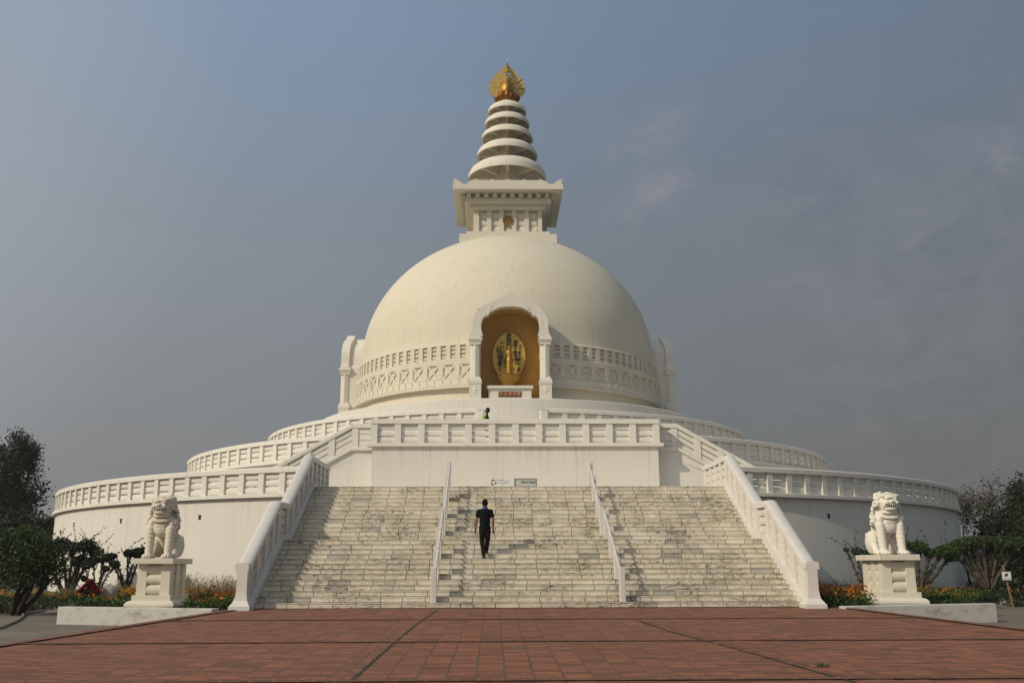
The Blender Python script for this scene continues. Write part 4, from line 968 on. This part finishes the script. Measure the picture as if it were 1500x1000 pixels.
# pruned multi-stem shrubs against the left wall
def shrub(name,x,y,label,spec,leaf='leafdark',z=0,twig=0,lr=.2,nl=420,group='pruned shrubs by the lower terrace',r0=.06,ls=.085):
    rt=empty(name,(x,y,z)); tag(rt,label,'shrub',group); b=MB(); Q=[]
    for (bx,tx,ty,tz,rr) in spec:
        p0=Vector((bx,0,-.05)); p3=Vector((tx,ty,tz)); mid=p0.lerp(p3,.5)+Vector((random.uniform(-.1,.1)-(tx-bx)*.12,random.uniform(-.1,.1),0)); pts=[]
        for i in range(7):
            t=i/6; q=p0*(1-t)**2+mid*2*t*(1-t)+p3*t*t; pts.append(q+Vector((random.gauss(0,.015),random.gauss(0,.015),0)))
        b.tube(pts,[r0*(1-.45*i/6) for i in range(7)],6)
        for j in range(5):
            e=p3+Vector((random.uniform(-rr,rr),random.uniform(-rr,rr),random.uniform(0,.12))); b.tube([pts[4+j%2],e],[r0*.4,.01],4)
        Q.append(inball(int(nl*rr/.2),(tx,ty,tz+.02),(rr*1.05,rr,rr*.75),shell=.3)); 
        for t in range(2,6): Q.append(inball(int(nl*.05),tuple(pts[t]),(.1,.1,.1)))
        for j in range(twig):
            a=random.uniform(-.9,.9); L=random.uniform(.3,.95); q=p3.copy(); pp=[q.copy()]
            d=Vector((math.sin(a),random.uniform(-.3,.3),math.cos(a)))
            for i in range(5): d=(d+Vector((random.gauss(0,.25),random.gauss(0,.2),random.gauss(0,.12)))).normalized(); q=q+d*L/5; pp.append(q.copy())
            b.tube(pp,[.010,.009,.008,.007,.006,.005],3); Q.append(np.array([tuple(w+Vector((random.gauss(0,.03),0,random.gauss(0,.03)))) for w in pp[2:] for _ in range(3)]))
    b.build('trunk','bark' if leaf!='leafdark' else 'barkdark',rt,smooth=True)
    qmesh('crown',[(quads(np.concatenate(Q),ls,.6),leaf)],rt); return rt
shrub('pruned_shrub',-17.6,-21.3,'many stemmed pruned shrub right of the round bush, with long bare twigs',
  [(-.1,-1.0,0,1.5,.40),(0,-.45,.1,1.9,.38),(.05,.1,-.1,1.75,.38),(.1,.6,0,1.85,.34),(.12,.95,.1,1.6,.3),(0,.3,.1,1.25,.3),(-.05,-.7,-.1,1.0,.28),(.1,.75,0,1.2,.28)],twig=6,nl=520,r0=.075)
shrub('pruned_shrub',-15.4,-24,'small pruned shrub with five upright stems behind the person in red',
  [(-.1,-.42,0,1.05,.17),(-.03,-.12,0,1.25,.17),(.03,.14,.1,1.3,.2),(.06,.3,0,.95,.15),(.1,.62,0,1.12,.2)],twig=1,nl=300,r0=.04)
shrub('pruned_shrub',-14.7,-23.2,'pruned shrub with flat dark leaf pads left of the lion pedestal',
  [(.15,-.68,0,1.38,.20),(.15,-.5,0,1.42,.16),(.05,.12,0,1.52,.22),(.1,.62,0,1.58,.24),(.08,.36,.1,1.55,.24)],twig=1,nl=480,r0=.055)
# right side pruned trees
shrub('pruned_tree',15.35,-23.0,'spreading pruned tree with brown leaning branches right of the white lion',
  [(-.2,-.75,0,1.55,.28),(-.15,-.35,.2,1.72,.32),(-.1,.1,0,1.68,.34),(0,.55,0,1.45,.25),(.05,1.05,0,1.5,.36),(.1,1.4,.1,1.35,.32)],'leafgreen',twig=1,nl=420,r0=.075,group='pruned trees at the right')
shrub('pruned_tree',19.0,-21.0,'low spreading pruned tree between the terrace end and the sign',
  [(0,-1.35,0,1.55,.45),(0,-.9,.1,1.75,.42),(0,-.5,.2,1.85,.42),(0,-.1,.0,1.9,.40),(.0,.45,.2,1.85,.42),(.05,.8,.1,1.8,.5),(.05,1.3,0,1.75,.5),(0,1.7,.2,1.5,.45)],'leafbush',twig=1,nl=560,r0=.085,group='pruned trees at the right')
shrub('pruned_shrub',12.6,-24.5,'small leafy shrub with a long twig behind the right pedestal',[(0,-.1,0,1.5,.22),(0,-.5,0,1.55,.10),(.1,.35,0,1.4,.25)],'leafbush',twig=2,nl=300,r0=.035)
# flower beds and grasses
def patch(name,poly,n,h,sets,label=None,z=0.0,leafn=3,blade=False):
    """poly: list of (x0,x1,y0,y1) boxes"""
    S=[]
    for (x0,x1,y0,y1) in poly:
        A=(x1-x0)*(y1-y0); m_=int(n*A); 
        P=np.stack([rng.uniform(x0,x1,m_),rng.uniform(y0,y1,m_),np.zeros(m_)],1)
        hgt=h*(.55+.45*np.abs(np.sin(P[:,0]*2.1+P[:,1]*1.3)))*rng.uniform(.7,1.15,m_)
        for (kind,frac,size,zlo,zhi,asp) in sets:
            k=int(m_*frac); i=rng.integers(0,m_,k); Q=P[i].copy(); Q[:,2]=z+hgt[i]*rng.uniform(zlo,zhi,k); Q[:,:2]+=rng.normal(size=(k,2))*.04
            S.append((quads(Q,size,asp,up=2.5 if blade and kind!='x' else .3),kind))
    return tag(qmesh(name,S),kind='stuff')
G=('leafgreen',1.0,.09,.0,.95,.45)
def fl(c1,f1,c2,f2,sz=.055): return [G,('leafbush',.8,.09,0,.9,.5),(c1,f1,sz,.88,1.25,.9),(c2,f2,sz,.88,1.3,.9)]
patch('flower_bed',[(-12.0,-10.25,-34.0,-31.5)],520,.24,fl('yellow',.03,'orange',.01))
patch('flower_bed',[(-13.2,-10.0,-31.5,-28),(-14.6,-9.6,-28,-24.2)],430,.30,fl('yellow',.15,'orange',.05,.06))
patch('flower_bed',[(-8.62,-7.55,-35.5,-31)],620,.33,fl('yellow',.08,'orange',.06)+[('crimson',.012,.07,.95,1.5,.9)])
patch('flower_bed',[(-25,-16.2,-22.9,-20.3)],300,.36,fl('yellow',.20,'orange',.07,.075),z=-.25)
patch('flower_bed',[(7.6,8.75,-35.4,-29.0)],680,.42,fl('orange',.34,'yellow',.04))
patch('flower_bed',[(10.4,11.7,-34.6,-32),(10.5,13.2,-32,-28),(11.2,15.8,-28,-23.6)],460,.24,fl('yellow',.035,'orange',.015)+[('crimson',.0015,.07,1.1,1.5,.9)])
patch('flower_bed',[(17.3,28,-23.0,-20.5)],240,.40,[('leafdark',1.5,.12,0,.95,.5),('leafgreen',.5,.1,0,.95,.5),('yellow',.03,.08,.85,1.2,.9)],z=-.25)
patch('tall_grass',[(-12.5,-7.6,-28,-24.5)],240,.68,[('straw',1.0,.20,.2,1.05,.07),('straw',.5,.05,.7,1.15,.5),('leafdull',.6,.18,.05,.6,.1)],blade=True)
patch('tall_grass',[(-17,-12.5,-24.3,-21)],120,.42,[('straw',1.0,.2,.1,1.0,.07),('leafdull',1.0,.18,.05,.7,.12)],blade=True)
patch('tall_grass',[(7.6,12,-28.5,-25)],150,.55,[('leafdull',1.0,.2,.1,.9,.07),('leafdry',.5,.05,.7,1.2,.5)],blade=True)
patch('undergrowth',[(-22,-16.2,-29.5,-25)],300,.34,[('leafdark',1.0,.1,0,.95,.5),('leafbush',.7,.08,0,.9,.4),('straw',.1,.08,.3,1,.2)],z=-.40)
patch('undergrowth',[(17.0,27,-28.5,-25.5)],160,.40,[('leafdark',1.3,.12,0,.95,.5),('leafbush',.4,.1,0,.9,.5)],z=-.40)
# a tuft of weeds in the paving joint
P=inball(45,(3.43,-47.0,pl(-47.0)+.02),(.11,.035,.018)); tag(qmesh('weed_tuft',[(quads(P,.07,.25,1.0),'leafgreen')]),'small green weed tuft in the paving joint at the lower right','weed')
# distant tree line
D=[]
for k in range(260):
    a=random.uniform(-1.35,1.35); r=random.uniform(150,190); D.append(inball(220,(r*math.sin(a)+0,r*math.cos(a)-40,1.2),(5,5,random.uniform(1.8,3.2))))
tag(qmesh('distant_trees',[(quads(np.concatenate(D),.9,.8),'leafdark')]),kind='stuff')
# border stones
def stone(x,y,r,lab,grp):
    b=MB(); b.ball((0,0,0),(r*random.uniform(.95,1.1),r*.8,r*random.uniform(.85,1.1)),14,10)
    b.v=[(p[0]*(1+.1*math.sin(p[1]*20+x)),p[1],p[2]*(1+.12*math.sin(p[0]*18+x*3))) for p in b.v]
    o=b.build('border_stone','boulder',smooth=True); o.location=(x,y,gz(x,y)+r*.55); o.rotation_euler=(0,0,random.uniform(-.4,.4)); tag(o,lab,'stone',grp)
for i in range(6):
    px=[52,64.5,75,83.5,91,98][i]; Dd=35.6; stone((px-727)/1388*Dd-.885,-60+Dd,[.15,.17,.15,.12,.12,.1][i],'rounded grey stone edging the left flower bed','grey stones edging the left flower bed')
for i in range(6):
    px=[1455,1464,1472.5,1481,1490,1499][i]; Dd=34.9; stone((px-727)/1388*Dd-.885,-60+Dd,[.14,.13,.15,.13,.13,.12][i],'rounded grey stone edging the bed near the small sign','grey stones edging the right bed')
# hose
hp=[(-15.7,-27.2),(-15.5,-29.1),(-14.6,-31.0),(-13.7,-33.2),(-13.2,-34.6),(-12.6,-36.3),(-12.6,-37.2),(-13.2,-38.0),(-14.0,-38.4)]
b=MB(); pts=[]
for i in range(len(hp)-1):
    for t in range(4): a=Vector(hp[i]).lerp(Vector(hp[i+1]),t/4); pts.append((a.x,a.y,gz(a.x,a.y)+.05))
b.tube(pts,.035,8); tag(b.build('garden_hose','hose',smooth=True),'pale grey hose lying on the concrete beside the round bush','hose')
# sign on a rusty pole
sg_=empty('small_sign',(16.62,-27,-.40)); tag(sg_,'small white sign board with black mark on a leaning rusty pole','sign')
b=MB(); b.tube([(.12,0,-.05),(-.08,0,1.42)],.035,8); b.build('pole','rust',sg_)
b=MB(); b.box(-.19,.13,-.06,-.04,.92,1.20); o=b.build('board','signwhite',sg_)
b=MB(); b.box(-.205,-.19,-.065,-.035,.905,1.215); b.box(.13,.145,-.065,-.035,.905,1.215); b.box(-.19,.13,-.065,-.035,1.20,1.215); b.box(-.19,.13,-.065,-.035,.905,.92); b.build('frame','ink',sg_)
b=MB(); b.ball((-.03,-.064,1.09),(.045,.004,.05),10,8); b.ball((-.07,-.064,1.06),(.02,.004,.03),8,6); b.tube([(-.02,-.064,1.1),(.03,-.064,1.15)],.01,5)
for q in range(7): b.box(-.14+q*.036,-.14+q*.036+.022,-.0635,-.06,.955,.975)
b.build('mark','ink',sg_)
# banner at the far left
bn=empty('banner_pole',(-26.2,-14,-.1)); tag(bn,'narrow rust red banner on a slim pole at the left edge','banner')
b=MB(); b.tube([(0,0,0),(0,0,7.1)],.03,6); b.build('pole','rust',bn)
b=MB(); b.add([(0.03,0,6.9),(.22,.02,6.5),(.20,-.02,5.9),(.03,0,5.8)],[(0,1,2,3)]); o=b.build('banner','flag',bn); q=o.modifiers.new('s','SOLIDIFY'); q.thickness=.02

# ================================================================== light, sky, camera
AZ,EL=R_(55),R_(34)
sd=Vector((-math.sin(AZ)*math.cos(EL),-math.cos(AZ)*math.cos(EL),math.sin(EL)))
L=bpy.data.lights.new('sun','SUN'); L.energy=2.65; L.angle=R_(1.2); L.color=(1,.90,.74)
so=bpy.data.objects.new('sun',L); COL.objects.link(so); so.rotation_euler=(-sd).to_track_quat('-Z','Y').to_euler(); so.location=(-30,-60,40)
w=bpy.data.worlds.new('World'); scene.world=w; w.use_nodes=True; n=w.node_tree; n.nodes.clear()
tc=nd(n,'ShaderNodeTexCoord').outputs['Generated']; nv=nd(n,'ShaderNodeVectorMath',operation='NORMALIZE'); n.links.new(tc,nv.inputs[0]); dv=nv.outputs[0]
sp=nd(n,'ShaderNodeSeparateXYZ'); n.links.new(dv,sp.inputs[0])
g1=ramp(n,sp.outputs[2],[(0,(.172,.172,.175)),(.12,(.182,.186,.194)),(.30,(.198,.220,.246)),(.52,(.185,.250,.345)),(.8,(.22,.27,.34)),(1,(.26,.30,.36))])
def dot(v): x=nd(n,'ShaderNodeVectorMath',operation='DOT_PRODUCT'); n.links.new(dv,x.inputs[0]); x.inputs[1].default_value=v; return x.outputs['Value']
side=dot((-.86,-.5,0)); sr=ramp(n,mth(n,'MULTIPLY_ADD',side,.5,.5),[(.085,(.345,)*3),(.245,(.49,)*3),(.345,(.60,)*3),(.482,(.68,)*3),(1,(.75,)*3)]); sidef=mth(n,'MULTIPLY',sr.outputs[0],2.0)
hz=ramp(n,dot((-.72,.56,.41)),[(.84,(0,0,0)),(1,(1,)*3)]); g2=mix(n,mth(n,'MULTIPLY',hz.outputs[0],.85),g1.outputs[0],(.29,.31,.345)); col=mix(n,1.0,g2,sidef,'MULTIPLY')
glow=mth(n,'POWER',mth(n,'MAXIMUM',dot(tuple(sd)),0.0),6)
col=mix(n,mth(n,'MULTIPLY',glow,.55),col,(1.3,1.2,1.0))
# thin warm cloud wisps
nz=noise(n,mapping(n,dv,(9,9,14),(0,0,0),(0,.6,0)).outputs[0],1.7,10,.66,1.0)
def pxdir(px,py):
    x=(px-727)/1388; z=math.tan(R_(13.3))*1; v=Vector((( px-750)/1388+math.tan(R_(1.12)),math.cos(R_(13.3))-(500-py)/1388*math.sin(R_(13.3)),math.sin(R_(13.3))+(500-py)/1388*math.cos(R_(13.3)))); return v.normalized()
tot=None
for px,py,pw_,am in ((1005,150,9000,.7),(985,175,5000,1),(960,195,4000,1),(930,215,4000,.9),(905,225,6000,.6),(985,262,5000,.9),(955,285,3500,1),(925,310,3500,.9),(900,325,5000,.6),(1470,225,2500,.8),(1440,260,2500,.6),(1400,300,1200,.45),(1190,285,1500,.35),(1330,400,60,.45),(180,300,2500,.5)):
    mk=mth(n,'MULTIPLY',mth(n,'POWER',mth(n,'MAXIMUM',dot(tuple(pxdir(px,py))),0),pw_),am); tot=mk if tot is None else mth(n,'MAXIMUM',tot,mk)
cl=ramp(n,nz.outputs[0],[(.34,(0,0,0)),(.66,(1,)*3)])
cm=mth(n,'MULTIPLY',mth(n,'MULTIPLY',tot,cl.outputs[0]),.8)
col=mix(n,cm,col,(.285,.275,.305))
sky=nd(n,'ShaderNodeTexSky',sky_type='NISHITA'); sky.sun_disc=False; sky.sun_elevation=EL; sky.sun_rotation=R_(235); sky.air_density=1.5; sky.dust_density=6
k10=mix(n,1.0,col,(10,10,10),'MULTIPLY')
final=mix(n,.12,k10,sky.outputs[0])
bg=nd(n,'ShaderNodeBackground'); bg.inputs[1].default_value=.1; n.links.new(final,bg.inputs[0]); wo=nd(n,'ShaderNodeOutputWorld'); n.links.new(bg.outputs[0],wo.inputs[0])
cam=bpy.data.cameras.new('camera'); cam.lens=36*1388.33/1500; cam.sensor_width=36; cam.sensor_fit='HORIZONTAL'; cam.clip_end=3000; cam.clip_start=.1
co=bpy.data.objects.new('camera',cam); COL.objects.link(co); scene.camera=co
T_,Y_,Q_=R_(13.315378),R_(1.124218),R_(.16969)
R0=Vector((math.cos(Y_),-math.sin(Y_),0)); Fw=Vector((math.sin(Y_)*math.cos(T_),math.cos(Y_)*math.cos(T_),math.sin(T_))); U0=Vector((-math.sin(Y_)*math.sin(T_),-math.cos(Y_)*math.sin(T_),math.cos(T_)))
Rr=R0*math.cos(Q_)-U0*math.sin(Q_); Uu=R0*math.sin(Q_)+U0*math.cos(Q_)
mw=Matrix((Rr,Uu,-Fw)).transposed().to_4x4(); mw.translation=Vector((-.8849,-60,1.032)); co.matrix_world=mw
scene.view_settings.view_transform='Standard'; scene.view_settings.look='None'; scene.view_settings.exposure=0; scene.view_settings.gamma=1
scene.cycles.max_bounces=6; scene.cycles.use_denoising=True

# ================================================================== haze
b=MB(); b.box(-905,905,-405,905,-3.0,38.5); hz=b.build('haze','wall'); hz.data.materials.clear()
hm=bpy.data.materials.new('haze_air'); hm.use_nodes=True; n=hm.node_tree; n.nodes.clear(); vo=n.nodes.new('ShaderNodeVolumePrincipled'); oo=n.nodes.new('ShaderNodeOutputMaterial')
vo.inputs['Color'].default_value=(.80,.82,.86,1); vo.inputs['Density'].default_value=.00045; vo.inputs['Anisotropy'].default_value=.2
n.links.new(vo.outputs[0],oo.inputs['Volume']); hz.data.materials.append(hm); tag(hz,kind='stuff'); hz.display_type='WIRE'
